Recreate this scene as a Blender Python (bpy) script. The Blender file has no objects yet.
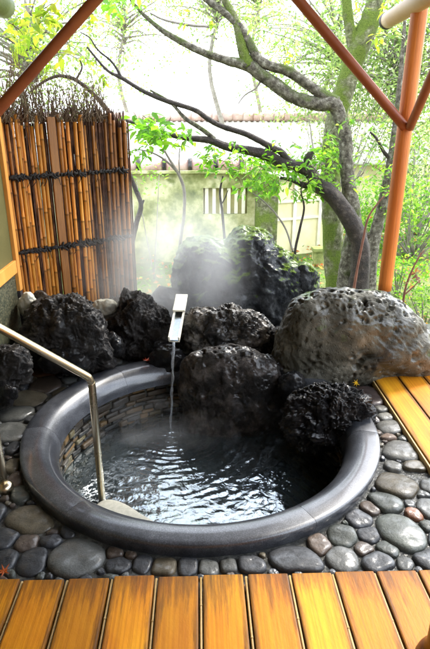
import bpy, bmesh, math, random
import numpy as np
from mathutils import Vector, Matrix

random.seed(7); rng = np.random.default_rng(7)
R = math.radians
S = bpy.context.scene
C = S.collection

# ------------------------------------------------------------------ camera
TH, F, YAW, H = R(20.8), 551.5, R(1.65), 1.4
cam_d = bpy.data.cameras.new('camera'); cam = bpy.data.objects.new('camera', cam_d); C.objects.link(cam)
cam.location = (0, 0, H); cam.rotation_euler = (R(90) - TH, 0, -YAW)
cam_d.sensor_fit = 'VERTICAL'; cam_d.sensor_height = 24; cam_d.lens = 24 * F / 649
cam_d.clip_start = 0.02; cam_d.clip_end = 500
S.camera = cam
S.render.resolution_x, S.render.resolution_y = 678, 1024

# ------------------------------------------------------------------ world, sun, exposure
SUN_EL, SUN_AZ = R(47), R(46)          # the sun stands behind the garden, a little to the right
w = bpy.data.worlds.new('World'); S.world = w; w.use_nodes = True
nt = w.node_tree; nt.nodes.clear()
sky = nt.nodes.new('ShaderNodeTexSky'); sky.sky_type = 'NISHITA'; sky.sun_disc = False
sky.sun_elevation = SUN_EL; sky.sun_rotation = SUN_AZ; sky.dust_density = 1.5; sky.air_density = 1.0; sky.ozone_density = 1
bg = nt.nodes.new('ShaderNodeBackground'); bg.inputs['Strength'].default_value = 0.15
ow = nt.nodes.new('ShaderNodeOutputWorld')
# bright thin cloud over the blue
wtc = nt.nodes.new('ShaderNodeTexCoord'); wn = nt.nodes.new('ShaderNodeTexNoise'); wn.inputs['Scale'].default_value = 2.6; wn.inputs['Detail'].default_value = 6
wr_ = nt.nodes.new('ShaderNodeMapRange'); wr_.inputs[1].default_value = .35; wr_.inputs[2].default_value = .6; wr_.inputs[3].default_value = .35; wr_.inputs[4].default_value = .95
wm = nt.nodes.new('ShaderNodeMix'); wm.data_type = 'RGBA'; wm.inputs[7].default_value = (8.2, 8.8, 9.6, 1)
nt.links.new(wtc.outputs['Generated'], wn.inputs['Vector']); nt.links.new(wn.outputs['Fac'], wr_.inputs[0]); nt.links.new(wr_.outputs[0], wm.inputs[0])
nt.links.new(sky.outputs[0], wm.inputs[6]); nt.links.new(wm.outputs[2], bg.inputs[0]); nt.links.new(bg.outputs[0], ow.inputs[0])
sd = bpy.data.lights.new('sun', 'SUN'); sd.energy = 1.5; sd.angle = R(12); sd.color = (1, .95, .86)
so = bpy.data.objects.new('sun', sd); C.objects.link(so)
sv = Vector((math.sin(SUN_AZ) * math.cos(SUN_EL), math.cos(SUN_AZ) * math.cos(SUN_EL), math.sin(SUN_EL)))
so.rotation_euler = sv.to_track_quat('Z', 'Y').to_euler()
vs = S.view_settings; vs.view_transform = 'Standard'; vs.look = 'None'; vs.gamma = 1; vs.use_curve_mapping = False
vs.exposure = 2.2
S.cycles.volume_step_rate = 1.0; S.cycles.volume_bounces = 1
S.cycles.max_bounces = 8; S.cycles.transparent_max_bounces = 24

# ------------------------------------------------------------------ helpers: places
def ray(px, py):
    a, u = (px - 215) / F, (324.5 - py) / F
    x, y, z = a, math.cos(TH) + u * math.sin(TH), -math.sin(TH) + u * math.cos(TH)
    c, s = math.cos(YAW), math.sin(YAW)
    return Vector((x * c + y * s, -x * s + y * c, z))
def at(px, py, Y=None, z=None):
    r = ray(px, py)
    t = Y / r.y if z is None else (z - H) / r.z
    return Vector((0, 0, H)) + r * t

# ------------------------------------------------------------------ helpers: objects
def tag(o, label=None, cat=None, group=None, kind=None):
    if label: o['label'] = label
    if cat: o['category'] = cat
    if group: o['group'] = group
    if kind: o['kind'] = kind
    return o
def empty(name, loc, label, cat, group=None):
    o = bpy.data.objects.new(name, None); C.objects.link(o); o.location = loc; o.empty_display_size = .1
    return tag(o, label, cat, group)
def mesh_obj(name, V, Fc, m, parent=None, smooth=True, origin=None):
    """V: world coordinates"""
    V = np.asarray(V, dtype=float).reshape(-1, 3)
    me = bpy.data.meshes.new(name)
    if parent is not None: o0 = np.array(parent_loc(parent))
    else: o0 = np.array(origin if origin is not None else [(V[:, 0].min() + V[:, 0].max()) / 2, (V[:, 1].min() + V[:, 1].max()) / 2, V[:, 2].min()])
    me.from_pydata((V - o0).tolist(), [], Fc if isinstance(Fc, list) else Fc.tolist())
    if smooth: me.polygons.foreach_set('use_smooth', [True] * len(me.polygons))
    if m: me.materials.append(m)
    me.update()
    o = bpy.data.objects.new(name, me); C.objects.link(o)
    if parent is not None: o.parent = parent
    else: o.location = o0
    return o
def parent_loc(p):
    v = Vector(p.location)
    while p.parent: p = p.parent; v = v + Vector(p.location)
    return v
class MB:
    def __init__(s): s.v = []; s.f = []; s.n = 0; s.vc = []
    def add(s, V, Fc, col=None):
        V = np.asarray(V, float).reshape(-1, 3); s.v.append(V)
        s.f += [tuple(int(i) + s.n for i in f) for f in Fc]; s.n += len(V)
        if col is not None: s.vc.append(np.tile(np.array(list(col) + [1.0]), (len(V), 1)))
    def build(s, name, m, parent=None, smooth=True, origin=None):
        o = mesh_obj(name, np.vstack(s.v), s.f, m, parent, smooth, origin)
        if s.vc:
            a = o.data.color_attributes.new('col', 'FLOAT_COLOR', 'POINT'); a.data.foreach_set('color', np.vstack(s.vc).ravel())
        return o
def box(mb, c, sz, rot=None, bev=0.0, col=None):
    bm = bmesh.new(); bmesh.ops.create_cube(bm, size=1)
    bmesh.ops.scale(bm, vec=sz, verts=bm.verts)
    if bev: bmesh.ops.bevel(bm, geom=bm.edges[:], offset=bev, segments=2, profile=.6, affect='EDGES')
    M = Matrix.Translation(c) @ (rot.to_4x4() if rot else Matrix.Identity(4))
    bmesh.ops.transform(bm, matrix=M, verts=bm.verts)
    bm.verts.ensure_lookup_table()
    mb.add([v.co[:] for v in bm.verts], [[v.index for v in f.verts] for f in bm.faces], col); bm.free()

# numpy gradient-ish noise ------------------------------------------------
def _h(ix, iy, iz, k):
    n = (ix * 374761393 + iy * 668265263 + iz * 2147483647 + k * 1274126177) & 0xFFFFFFFF
    n = ((n ^ (n >> 13)) * 1274126177) & 0xFFFFFFFF
    n = n ^ (n >> 16)
    return (n & 0xFFFF) / 32767.5 - 1
def noise(P, k=0):
    P = np.asarray(P, float); I = np.floor(P).astype(np.int64); f = P - I; u = f * f * f * (f * (f * 6 - 15) + 10)
    r = 0
    for a in (0, 1):
        for b in (0, 1):
            for c in (0, 1):
                w = (u[:, 0] if a else 1 - u[:, 0]) * (u[:, 1] if b else 1 - u[:, 1]) * (u[:, 2] if c else 1 - u[:, 2])
                x, y, z = I[:, 0] + a, I[:, 1] + b, I[:, 2] + c
                g = _h(x, y, z, k) * (f[:, 0] - a) + _h(x, y, z, k + 11) * (f[:, 1] - b) + _h(x, y, z, k + 23) * (f[:, 2] - c)
                r = r + w * g
    return r * 1.4
def fbm(P, o=4, k=0, g=.5, ridge=False):
    r = 0; a = 1; t = 0
    for i in range(o):
        n = noise(P * 2 ** i + 17.3 * i, k + i)
        if ridge: n = 1 - 2 * np.abs(n)
        r = r + a * n; t += a; a *= g
    return r / t

def smooth_path(pts, n=8):
    P = np.array(pts, float); out = []
    P = np.vstack([2 * P[0] - P[1], P, 2 * P[-1] - P[-2]])
    for i in range(1, len(P) - 2):
        for t in np.linspace(0, 1, n, endpoint=False):
            a, b, c, d = P[i - 1], P[i], P[i + 1], P[i + 2]
            out.append(.5 * (2 * b + (c - a) * t + (2 * a - 5 * b + 4 * c - d) * t * t + (3 * b - 3 * c + d - a) * t ** 3))
    out.append(P[-2]); return np.array(out)
def tube(mb, pts, seg=10, sm=6, rough=0.0, cap=True, k=0, col=None):
    """pts: list of (x,y,z,r)"""
    P = smooth_path(pts, sm) if sm > 1 else np.array(pts, float)
    c, r = P[:, :3], np.maximum(P[:, 3], 1e-4)
    T = np.gradient(c, axis=0); T /= np.linalg.norm(T, axis=1)[:, None] + 1e-9
    up = np.array([0, 0, 1.]) if abs(T[0][2]) < .9 else np.array([1., 0, 0])
    N = np.cross(T[0], up); N /= np.linalg.norm(N); V = []
    an = np.linspace(0, 2 * math.pi, seg, endpoint=False)
    for i in range(len(c)):
        N = N - T[i] * N.dot(T[i]); N /= np.linalg.norm(N); B = np.cross(T[i], N)
        V.append(c[i] + r[i] * (np.cos(an)[:, None] * N + np.sin(an)[:, None] * B))
    V = np.vstack(V)
    if rough:
        rr = np.repeat(r, seg); cc = np.repeat(c, seg, axis=0)
        d = fbm(V * 14, 3, k) * .6 + fbm(V * 40, 2, k + 5) * .35
        V = cc + (V - cc) * (1 + rough * d)[:, None]
    Fc = []
    for i in range(len(c) - 1):
        for j in range(seg):
            a, b = i * seg + j, i * seg + (j + 1) % seg
            Fc.append((a, b, b + seg, a + seg))
    if cap: Fc.append(tuple(range(seg - 1, -1, -1))); Fc.append(tuple((len(c) - 1) * seg + j for j in range(seg)))
    mb.add(V, Fc, col)
def px_path(pp, Y):
    """(px, py, r_px[, dY]) -> (x,y,z,r)"""
    out = []
    for q in pp:
        y = Y + (q[3] if len(q) > 3 else 0); p = at(q[0], q[1], Y=y)
        out.append((p.x, p.y, p.z, q[2] * y / F * 1.03))
    return out

# leaves ------------------------------------------------------------------
def leaf_mesh(mb, pos, size, k=.42, fold=.25, droop=.3, hang=0.2, palette=None, near=True):
    pos = np.asarray(pos).reshape(-1, 3); n = len(pos)
    d = rng.normal(size=(n, 3)); d[:, 2] = d[:, 2] * .45 - hang; d /= np.linalg.norm(d, axis=1)[:, None]
    up = rng.normal(size=(n, 3)) * .45 + np.array([0, 0, 1.]); s = np.cross(d, up); s /= np.linalg.norm(s, axis=1)[:, None]
    nn = np.cross(s, d); L = size * rng.uniform(.6, 1.25, n)[:, None]; W = L * k
    if near:
        ts = [0, .3, .68, 1]; ws = [0, .5, .38, 0]
        V = []
        for t in ts: V.append(pos + d * L * t - nn * L * droop * t * t)
        for t, w_ in ((.3, .5), (.68, .38)):
            c = pos + d * L * t - nn * L * droop * t * t
            V.append(c + s * W * w_ + nn * W * fold * w_); V.append(c - s * W * w_ + nn * W * fold * w_)
        V = np.stack(V, 1).reshape(-1, 3)
        base = [(0, 1, 4), (0, 5, 1), (1, 2, 6, 4), (1, 5, 7, 2), (2, 3, 6), (2, 7, 3)]; m = 8
    else:
        V = np.stack([pos, pos + d * L * .5 + s * W * .5, pos + d * L - nn * L * droop, pos + d * L * .5 - s * W * .5], 1).reshape(-1, 3)
        base = [(0, 1, 2, 3)]; m = 4
    Fc = [tuple(i * m + j for j in f) for i in range(n) for f in base]
    mb.v.append(V); mb.f += [tuple(j + mb.n for j in f) for f in Fc]; mb.n += len(V)
    if palette is not None:
        pal = np.array(palette); t = rng.random(n); a = pal[rng.integers(0, len(pal), n)]; b = pal[rng.integers(0, len(pal), n)]
        c = a * t[:, None] + b * (1 - t)[:, None]
        mb.vc.append(np.repeat(np.hstack([c, np.ones((n, 1))]), m, axis=0))

# ------------------------------------------------------------------ materials
def mat(name, build):
    m = bpy.data.materials.new(name); m.use_nodes = True; t = m.node_tree; t.nodes.clear()
    out = t.nodes.new('ShaderNodeOutputMaterial')
    N = lambda ty, **k: _node(t, ty, **k)
    build(t, N, out); return m
def _node(t, ty, **k):
    n = t.nodes.new(ty)
    for a, v in k.items():
        if a.startswith('i_'):
            key = a[2:].replace('_', ' ')
            n.inputs[int(key) if key.isdigit() else key].default_value = v
        else: setattr(n, a, v)
    return n
def ramp(N, pts, interp='LINEAR'):
    r = N('ShaderNodeValToRGB'); cr = r.color_ramp; cr.interpolation = interp
    while len(cr.elements) < len(pts): cr.elements.new(.5)
    for e, (p, c) in zip(cr.elements, pts):
        e.position = p; e.color = (*c, 1) if len(c) == 3 else c
    return r
def pbr(name, cols, scale=6, rough=(.4, .6), bump=.3, bscale=40, bdist=.01, spec=.5, detail=8, coord='Object', extra=None, stretch=None, coat=0, metal=0, film=0):
    """cols: list of (pos, rgb) driven by noise"""
    def b(t, N, out):
        L = t.links.new
        tc = N('ShaderNodeTexCoord'); mp = N('ShaderNodeMapping')
        if stretch: mp.inputs['Scale'].default_value = stretch
        oi = N('ShaderNodeObjectInfo'); L(tc.outputs[coord], mp.inputs[0])
        add = N('ShaderNodeVectorMath', operation='ADD'); L(mp.outputs[0], add.inputs[0])
        ml = N('ShaderNodeMath', operation='MULTIPLY', i_1=37.0); L(oi.outputs['Random'], ml.inputs[0]); L(ml.outputs[0], add.inputs[1])
        n1 = N('ShaderNodeTexNoise', i_Scale=scale, i_Detail=detail, i_Roughness=.65); L(add.outputs[0], n1.inputs['Vector'])
        rp = ramp(N, cols); L(n1.outputs['Fac'], rp.inputs[0])
        n2 = N('ShaderNodeTexNoise', i_Scale=bscale, i_Detail=6.0, i_Roughness=.7); L(add.outputs[0], n2.inputs['Vector'])
        bp = N('ShaderNodeBump', i_Strength=bump, i_Distance=bdist); L(n2.outputs['Fac'], bp.inputs['Height'])
        p = N('ShaderNodeBsdfPrincipled'); L(rp.outputs[0], p.inputs['Base Color']); L(bp.outputs[0], p.inputs['Normal'])
        mr = N('ShaderNodeMapRange', i_3=rough[0], i_4=rough[1]); L(n1.outputs['Fac'], mr.inputs[0]); L(mr.outputs[0], p.inputs['Roughness'])
        p.inputs['Specular IOR Level'].default_value = spec; p.inputs['Coat Weight'].default_value = coat; p.inputs['Coat Roughness'].default_value = .12
        p.inputs['Metallic'].default_value = metal
        if film:
            n3 = N('ShaderNodeTexNoise', i_Scale=bscale * .55, i_Detail=3.0); L(add.outputs[0], n3.inputs['Vector'])
            n3.inputs['Detail'].default_value = 7; b3 = N('ShaderNodeBump', i_Strength=.8, i_Distance=bdist * .5); L(n3.outputs['Fac'], b3.inputs['Height']); L(b3.outputs[0], p.inputs['Coat Normal'])
            n4 = N('ShaderNodeTexNoise', i_Scale=scale * 1.7, i_Detail=4.0); L(add.outputs[0], n4.inputs['Vector'])
            m4 = N('ShaderNodeMapRange', i_1=.38, i_2=.58, i_3=0.0, i_4=film); L(n4.outputs['Fac'], m4.inputs[0]); L(m4.outputs[0], p.inputs['Coat Weight'])
            p.inputs['Coat Roughness'].default_value = .22
        col = rp.outputs[0]
        if extra: col = extra(t, N, L, add.outputs[0], col, p, n1, n2, tc) or col
        L(col, p.inputs['Base Color'])
        L(p.outputs[0], out.inputs[0])
    return mat(name, b)
def mix_rgb(N, L, fac, a, b, mode='MIX'):
    m = N('ShaderNodeMix', data_type='RGBA', blend_type=mode)
    for s, v in ((m.inputs[0], fac), (m.inputs[6], a), (m.inputs[7], b)):
        if hasattr(v, 'links'): L(v, s)
        elif isinstance(v, (int, float)): s.default_value = v
        else: s.default_value = (*v, 1)
    return m.outputs[2]
def moss_extra(amount=.5, up=.35, col=((.03, .07, .008), (.10, .17, .02))):
    def f(t, N, L, vec, c, p, n1, n2, tc):
        g = N('ShaderNodeNewGeometry'); sp = N('ShaderNodeSeparateXYZ'); L(g.outputs['Normal'], sp.inputs[0])
        nm = N('ShaderNodeTexNoise', i_Scale=5.0, i_Detail=6.0); L(vec, nm.inputs['Vector'])
        a = N('ShaderNodeMath', operation='MULTIPLY_ADD', i_1=up, i_2=-up * .4); L(sp.outputs[2], a.inputs[0])
        b = N('ShaderNodeMath', operation='ADD'); L(a.outputs[0], b.inputs[0]); L(nm.outputs['Fac'], b.inputs[1])
        r = ramp(N, [(1 - amount - .05, (0, 0, 0)), (1 - amount + .07, (1, 1, 1))]); L(b.outputs[0], r.inputs[0])
        mc = ramp(N, [(.3, col[0]), (.7, col[1])]); L(n2.outputs['Fac'], mc.inputs[0])
        rg = N('ShaderNodeMix', data_type='FLOAT'); L(r.outputs[0], rg.inputs[0]); rg.inputs[3].default_value = .95
        src = p.inputs['Roughness'].links[0].from_socket; L(src, rg.inputs[2]); L(rg.outputs[0], p.inputs['Roughness'])
        return mix_rgb(N, L, r.outputs[0], c, mc.outputs[0])
    return f
def attr_col(mul=(1, 1, 1), mode='MULTIPLY'):
    def f(t, N, L, vec, c, p, n1, n2, tc):
        a = N('ShaderNodeAttribute', attribute_name='col'); return mix_rgb(N, L, 1.0, c, a.outputs['Color'], mode)
    return f
def leaf_mat(name, trans=.62, rough=.45):
    def b(t, N, out):
        L = t.links.new
        a = N('ShaderNodeAttribute', attribute_name='col')
        d = N('ShaderNodeBsdfPrincipled', i_Roughness=rough); L(a.outputs['Color'], d.inputs['Base Color'])
        d.inputs['Specular IOR Level'].default_value = .35
        tr = N('ShaderNodeBsdfTranslucent'); L(mix_rgb(N, L, 1.0, a.outputs['Color'], (1.5, 1.5, .7), 'MULTIPLY'), tr.inputs[0])
        m = N('ShaderNodeMixShader', i_0=trans); L(d.outputs[0], m.inputs[1]); L(tr.outputs[0], m.inputs[2]); L(m.outputs[0], out.inputs[0])
    return mat(name, b)

M = {}
M['mortar'] = pbr('wet mortar', [(.3, (.018, .018, .016)), (.5, (.05, .05, .045)), (.7, (.15, .15, .13))], 45, (.3, .65), 1.0, 110, .012, .3, film=.5)
def pebble_extra(t, N, L, vec, c, p, n1, n2, tc):
    oi = N('ShaderNodeObjectInfo')
    v = N('ShaderNodeTexVoronoi', i_Scale=260.0); L(tc.outputs['Object'], v.inputs['Vector'])
    r = ramp(N, [(.0, (1.5, 1.5, 1.5)), (.35, (1, 1, 1)), (.8, (.75, .75, .75))]); L(v.outputs['Distance'], r.inputs[0])
    c = mix_rgb(N, L, 1.0, c, r.outputs[0], 'MULTIPLY')
    return mix_rgb(N, L, 1.0, c, oi.outputs['Color'], 'MULTIPLY')
M['pebble'] = pbr('river stone', [(.25, (.35, .35, .35)), (.5, (.6, .6, .6)), (.75, (1.0, .97, .94))], 16, (.35, .6), .8, 90, .004, .3, film=.7, extra=pebble_extra)
def granite_extra(t, N, L, vec, c, p, n1, n2, tc):
    v = N('ShaderNodeTexVoronoi', i_Scale=190.0); L(vec, v.inputs['Vector'])
    r = ramp(N, [(.0, (3.2, 3.2, 3.3)), (.25, (1.1, 1.1, 1.1)), (.8, (.45, .45, .48))]); L(v.outputs['Distance'], r.inputs[0])
    return mix_rgb(N, L, .8, c, r.outputs[0], 'MULTIPLY')
M['granite'] = pbr('polished dark granite', [(.3, (.022, .024, .028)), (.5, (.045, .048, .056)), (.7, (.085, .09, .10))], 7, (.22, .5), .3, 120, .0012, .5, coat=.8, extra=granite_extra)
M['lava'] = pbr('wet lava rock', [(.3, (.002, .002, .0025)), (.5, (.006, .0055, .006)), (.75, (.028, .024, .022))], 9, (.5, .8), 1.0, 26, .03, .12, film=.7)
M['dull_lava'] = pbr('damp dull lava rock', [(.3, (.004, .0035, .0035)), (.48, (.016, .014, .013)), (.7, (.07, .062, .056))], 11, (.5, .75), 1.0, 85, .016, .2, film=.3)
M['lava_moss'] = pbr('mossy lava rock', [(.3, (.005, .006, .007)), (.5, (.018, .020, .023)), (.72, (.09, .095, .10))], 9, (.5, .8), 1.0, 26, .03, .15, film=.65, extra=moss_extra(.47, .36, ((.05, .09, .01), (.15, .22, .03))))
M['lava_lichen'] = pbr('lava rock with pale crust', [(.3, (.005, .005, .005)), (.47, (.022, .020, .018)), (.62, (.20, .18, .155))], 12, (.5, .75), 1.0, 32, .02, .2, film=.9)
M['brown_rock'] = pbr('brown wet rock', [(.3, (.006, .005, .004)), (.5, (.016, .013, .011)), (.70, (.12, .10, .088))], 7, (.5, .75), 1.0, 40, .016, .15, film=.8)
def tuff_extra(t, N, L, vec, c, p, n1, n2, tc):
    v = N('ShaderNodeTexVoronoi', i_Scale=38.0, i_Randomness=1.0)
    w_ = N('ShaderNodeTexNoise', i_Scale=12.0); L(vec, w_.inputs['Vector'])
    ad = N('ShaderNodeVectorMath', operation='MULTIPLY_ADD'); L(w_.outputs['Color'], ad.inputs[0]); ad.inputs[1].default_value = (.05,) * 3; L(vec, ad.inputs[2]); L(ad.outputs[0], v.inputs['Vector'])
    r = ramp(N, [(.14, (.12, .12, .12)), (.25, (1, 1, 1))]); L(v.outputs['Distance'], r.inputs[0])
    b = N('ShaderNodeBump', i_Strength=.7, i_Distance=.012); L(r.outputs[0], b.inputs['Height'])
    L(p.inputs['Normal'].links[0].from_socket, b.inputs['Normal']); L(b.outputs[0], p.inputs['Normal'])
    return moss_extra(.34, .1)(t, N, L, vec, c, p, n1, n2, tc)
M['tuff'] = pbr('pitted tuff', [(.3, (.015, .014, .010)), (.5, (.058, .054, .038)), (.70, (.17, .16, .125))], 4.5, (.5, .75), .8, 70, .01, .25, film=.9, extra=tuff_extra)
def wood_extra(t, N, L, vec, c, p, n1, n2, tc):
    oi = N('ShaderNodeObjectInfo')
    mp = N('ShaderNodeMapping'); mp.inputs['Scale'].default_value = (42, 1.1, 30); L(vec, mp.inputs[0])
    g = N('ShaderNodeTexNoise', i_Scale=3.0, i_Detail=5.0, i_Distortion=.6); L(mp.outputs[0], g.inputs['Vector'])
    gr = ramp(N, [(.35, (.66, .56, .45)), (.6, (1.12, 1.12, 1.1))]); L(g.outputs['Fac'], gr.inputs[0])
    c = mix_rgb(N, L, .55, c, gr.outputs[0], 'MULTIPLY')
    # grime along the board's edges and its end: distance to the edges in Generated space, broken by noise
    sp = N('ShaderNodeSeparateXYZ'); L(tc.outputs['Generated'], sp.inputs[0])
    def mth(op, a, b=None, c_=None):
        m = N('ShaderNodeMath', operation=op)
        for i, v in enumerate((a, b, c_)):
            if v is None: continue
            if hasattr(v, 'links'): L(v, m.inputs[i])
            else: m.inputs[i].default_value = v
        return m.outputs[0]
    ex = mth('ABSOLUTE', mth('SUBTRACT', sp.outputs[0], .5))          # 0..0.5
    ey = mth('MULTIPLY', mth('SUBTRACT', 1.0, sp.outputs[1]), 5.0)
    mp2 = N('ShaderNodeMapping'); mp2.inputs['Scale'].default_value = (48, 10, 20); L(vec, mp2.inputs[0])
    n = N('ShaderNodeTexNoise', i_Scale=1.2, i_Detail=12.0, i_Roughness=.75); L(mp2.outputs[0], n.inputs['Vector'])
    edge = mth('MAXIMUM', mth('MULTIPLY', mth('SUBTRACT', ex, .33), 4.6), mth('SUBTRACT', .62, ey))
    f = mth('ADD', edge, mth('MULTIPLY', mth('SUBTRACT', n.outputs['Fac'], .5), 2.4))
    r = ramp(N, [(.16, (0, 0, 0)), (.45, (.5, .5, .5)), (.95, (1, 1, 1))]); L(f, r.inputs[0])
    c = mix_rgb(N, L, mth('MULTIPLY', r.outputs[0], .9), c, (.03, .014, .006))
    v = mth('ADD', .82, mth('MULTIPLY', oi.outputs['Random'], .36))
    hs = N('ShaderNodeHueSaturation'); L(c, hs.inputs['Color']); L(v, hs.inputs['Value'])
    return hs.outputs[0]
M['board'] = pbr('worn orange deck wood', [(.3, (.38, .105, .005)), (.5, (.50, .19, .006)), (.7, (.56, .28, .010))], 2.5, (.4, .65), .35, 60, .003, .22, stretch=(1, .35, 1), extra=wood_extra)
M['strip'] = pbr('bamboo strip', [(.3, (.35, .22, .07)), (.7, (.6, .42, .18))], 9, (.4, .6), .2)
def grain_extra(t, N, L, vec, c, p, n1, n2, tc):
    mp = N('ShaderNodeMapping'); mp.inputs['Scale'].default_value = (34, 34, 1.6); L(vec, mp.inputs[0])
    g = N('ShaderNodeTexNoise', i_Scale=2.2, i_Detail=6.0, i_Roughness=.7); L(mp.outputs[0], g.inputs['Vector'])
    r_ = ramp(N, [(.3, (.45, .38, .32)), (.42, (.85, .82, .8)), (.6, (1.1, 1.1, 1.1))]); L(g.outputs['Fac'], r_.inputs[0])
    b = N('ShaderNodeBump', i_Strength=.4, i_Distance=.004); L(g.outputs['Fac'], b.inputs['Height']); L(p.inputs['Normal'].links[0].from_socket, b.inputs['Normal']); L(b.outputs[0], p.inputs['Normal'])
    return mix_rgb(N, L, .8, c, r_.outputs[0], 'MULTIPLY')
M['post'] = pbr('red-brown peeled log', [(.3, (.50, .13, .02)), (.6, (.64, .20, .03)), (.75, (.68, .27, .06))], 3, (.35, .55), .3, 30, .004, .4, stretch=(3, 3, .5), extra=grain_extra)
M['brace'] = pbr('varnished brown log', [(.3, (.22, .05, .018)), (.7, (.36, .10, .03))], 5, (.35, .55), .3, 30, .004, .4)
M['pale_log'] = pbr('pale peeled log', [(.3, (.5, .33, .18)), (.7, (.68, .50, .32))], 4, (.4, .6), .2, 30, .003)
M['roofwood'] = pbr('dark roof boards', [(.3, (.10, .05, .02)), (.7, (.2, .1, .045))], 5, (.5, .8), .3)
M['iron'] = pbr('dark iron shoe', [(.3, (.03, .028, .03)), (.7, (.06, .055, .06))], 9, (.4, .6), .2)
M['green_log'] = pbr('green bamboo', [(.3, (.14, .2, .04)), (.7, (.25, .32, .09))], 5, (.35, .5), .2)
M['plaster'] = pbr('olive plaster', [(.3, (.075, .065, .016)), (.7, (.11, .095, .028))], 6, (.7, .9), .4, 120, .003, .3)
M['darkpanel'] = pbr('speckled dark stone panel', [(.4, (.022, .028, .018)), (.5, (.05, .055, .035)), (.62, (.13, .12, .07))], 90, (.4, .6), .3, 120, .003, .4)
M['trim'] = pbr('orange wood trim', [(.3, (.58, .22, .04)), (.7, (.72, .34, .08))], 3, (.4, .55), .2, 50, .002, .4, stretch=(4, 4, .6))
def bam_extra(t, N, L, vec, c, p, n1, n2, tc):
    a = N('ShaderNodeAttribute', attribute_name='col'); return mix_rgb(N, L, 1.0, c, a.outputs['Color'], 'MULTIPLY')
M['bamboo'] = pbr('weathered bamboo', [(.25, (.24, .085, .014)), (.5, (.46, .18, .025)), (.75, (.6, .28, .05))], 7, (.35, .6), .2, 60, .003, .4, stretch=(4, 4, 1), extra=bam_extra)
M['brush'] = pbr('dark brushwood', [(.3, (.025, .010, .005)), (.5, (.085, .033, .016)), (.7, (.22, .10, .05))], 14, (.6, .9), .6, 60, .006)
M['twig'] = pbr('grey brown twigs', [(.3, (.12, .085, .055)), (.7, (.30, .23, .16))], 20, (.7, .9), .3)
M['fpost'] = pbr('fence post wood', [(.3, (.22, .08, .012)), (.7, (.42, .17, .03))], 4, (.4, .6), .3, 40, .004, stretch=(5, 5, .6), extra=grain_extra)
M['rope'] = pbr('black palm rope', [(.3, (.006, .005, .005)), (.7, (.02, .016, .014))], 40, (.7, .95), .8, 120, .006)
M['bark'] = pbr('grey bark with moss', [(.32, (.035, .03, .022)), (.44, (.12, .105, .078)), (.56, (.24, .22, .17)), (.66, (.45, .43, .35))], 26, (.7, .95), 1.0, 80, .03, .3, extra=moss_extra(.44, .12, ((.07, .10, .025), (.16, .20, .06))))
M['bark_moss'] = pbr('bark under green moss', [(.32, (.06, .06, .03)), (.5, (.19, .19, .10)), (.66, (.4, .39, .27))], 24, (.8, .95), 1.0, 80, .03, .3, extra=moss_extra(.58, .1, ((.09, .14, .02), (.22, .29, .05))))
M['bark_dark'] = pbr('dark wet bark', [(.3, (.010, .007, .006)), (.55, (.045, .032, .026)), (.7, (.12, .10, .08))], 22, (.5, .8), 1.0, 50, .02, .4)
M['bark_red'] = pbr('reddish twig', [(.3, (.12, .04, .025)), (.7, (.22, .09, .05))], 12, (.6, .8), .4)
M['bark_pale'] = pbr('pale grey stem', [(.3, (.14, .12, .10)), (.7, (.32, .29, .25))], 12, (.7, .9), .5)
M['leaf'] = leaf_mat('leaves')
M['steel'] = pbr('brushed warm steel', [(.3, (.50, .42, .28)), (.7, (.62, .53, .38))], 3, (.22, .32), .05, 200, .001, .5, metal=1.0)
M['gwall'] = pbr('mossy plaster garden wall', [(.32, (.10, .125, .035)), (.43, (.24, .26, .09)), (.53, (.44, .43, .21)), (.66, (.66, .63, .42))], 3.2, (.8, .95), .4, 50, .008, .2, extra=moss_extra(.42, .1, ((.14, .17, .05), (.24, .26, .09))))
M['cwall'] = pbr('cream plaster', [(.3, (.62, .54, .28)), (.7, (.8, .74, .5))], 2.5, (.8, .95), .3, 50, .005, .2)
M['tile'] = pbr('glazed clay roof tile', [(.3, (.30, .15, .11)), (.5, (.46, .32, .27)), (.75, (.55, .46, .42))], 5, (.35, .6), .2, 50, .004, .5)
M['tile_pale'] = pbr('pale roof tile', [(.3, (.66, .62, .56)), (.7, (.8, .78, .74))], 5, (.6, .8), .2)
M['slat'] = pbr('pale slat', [(.3, (.62, .58, .42)), (.7, (.8, .77, .62))], 8, (.6, .8), .2)
M['dark'] = pbr('dark opening', [(.3, (.36, .34, .12)), (.7, (.5, .46, .2))], 8, (.7, .9), .2)
M['spout'] = pbr('pale hinoki wood', [(.3, (.62, .58, .46)), (.7, (.8, .77, .66))], 5, (.4, .55), .2, 60, .002, .4, stretch=(5, 1, 5))
M['darkwood'] = pbr('dark red-brown lacquered wood', [(.3, (.07, .022, .01)), (.7, (.12, .04, .018))], 4, (.25, .4), .15, 40, .002, .5)
M['step'] = pbr('beige stone slab', [(.3, (.36, .35, .28)), (.7, (.52, .5, .42))], 60, (.5, .7), .4, 160, .002, .4)
M['block'] = pbr('wall stone', [(.3, (.6, .6, .6)), (.7, (1.3, 1.25, 1.2))], 12, (.3, .6), .7, 70, .005, .5, extra=attr_col())
M['tub_dark'] = pbr('dark wet tub lining', [(.3, (.03, .035, .03)), (.7, (.08, .09, .075))], 8, (.4, .7), .5)
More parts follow.
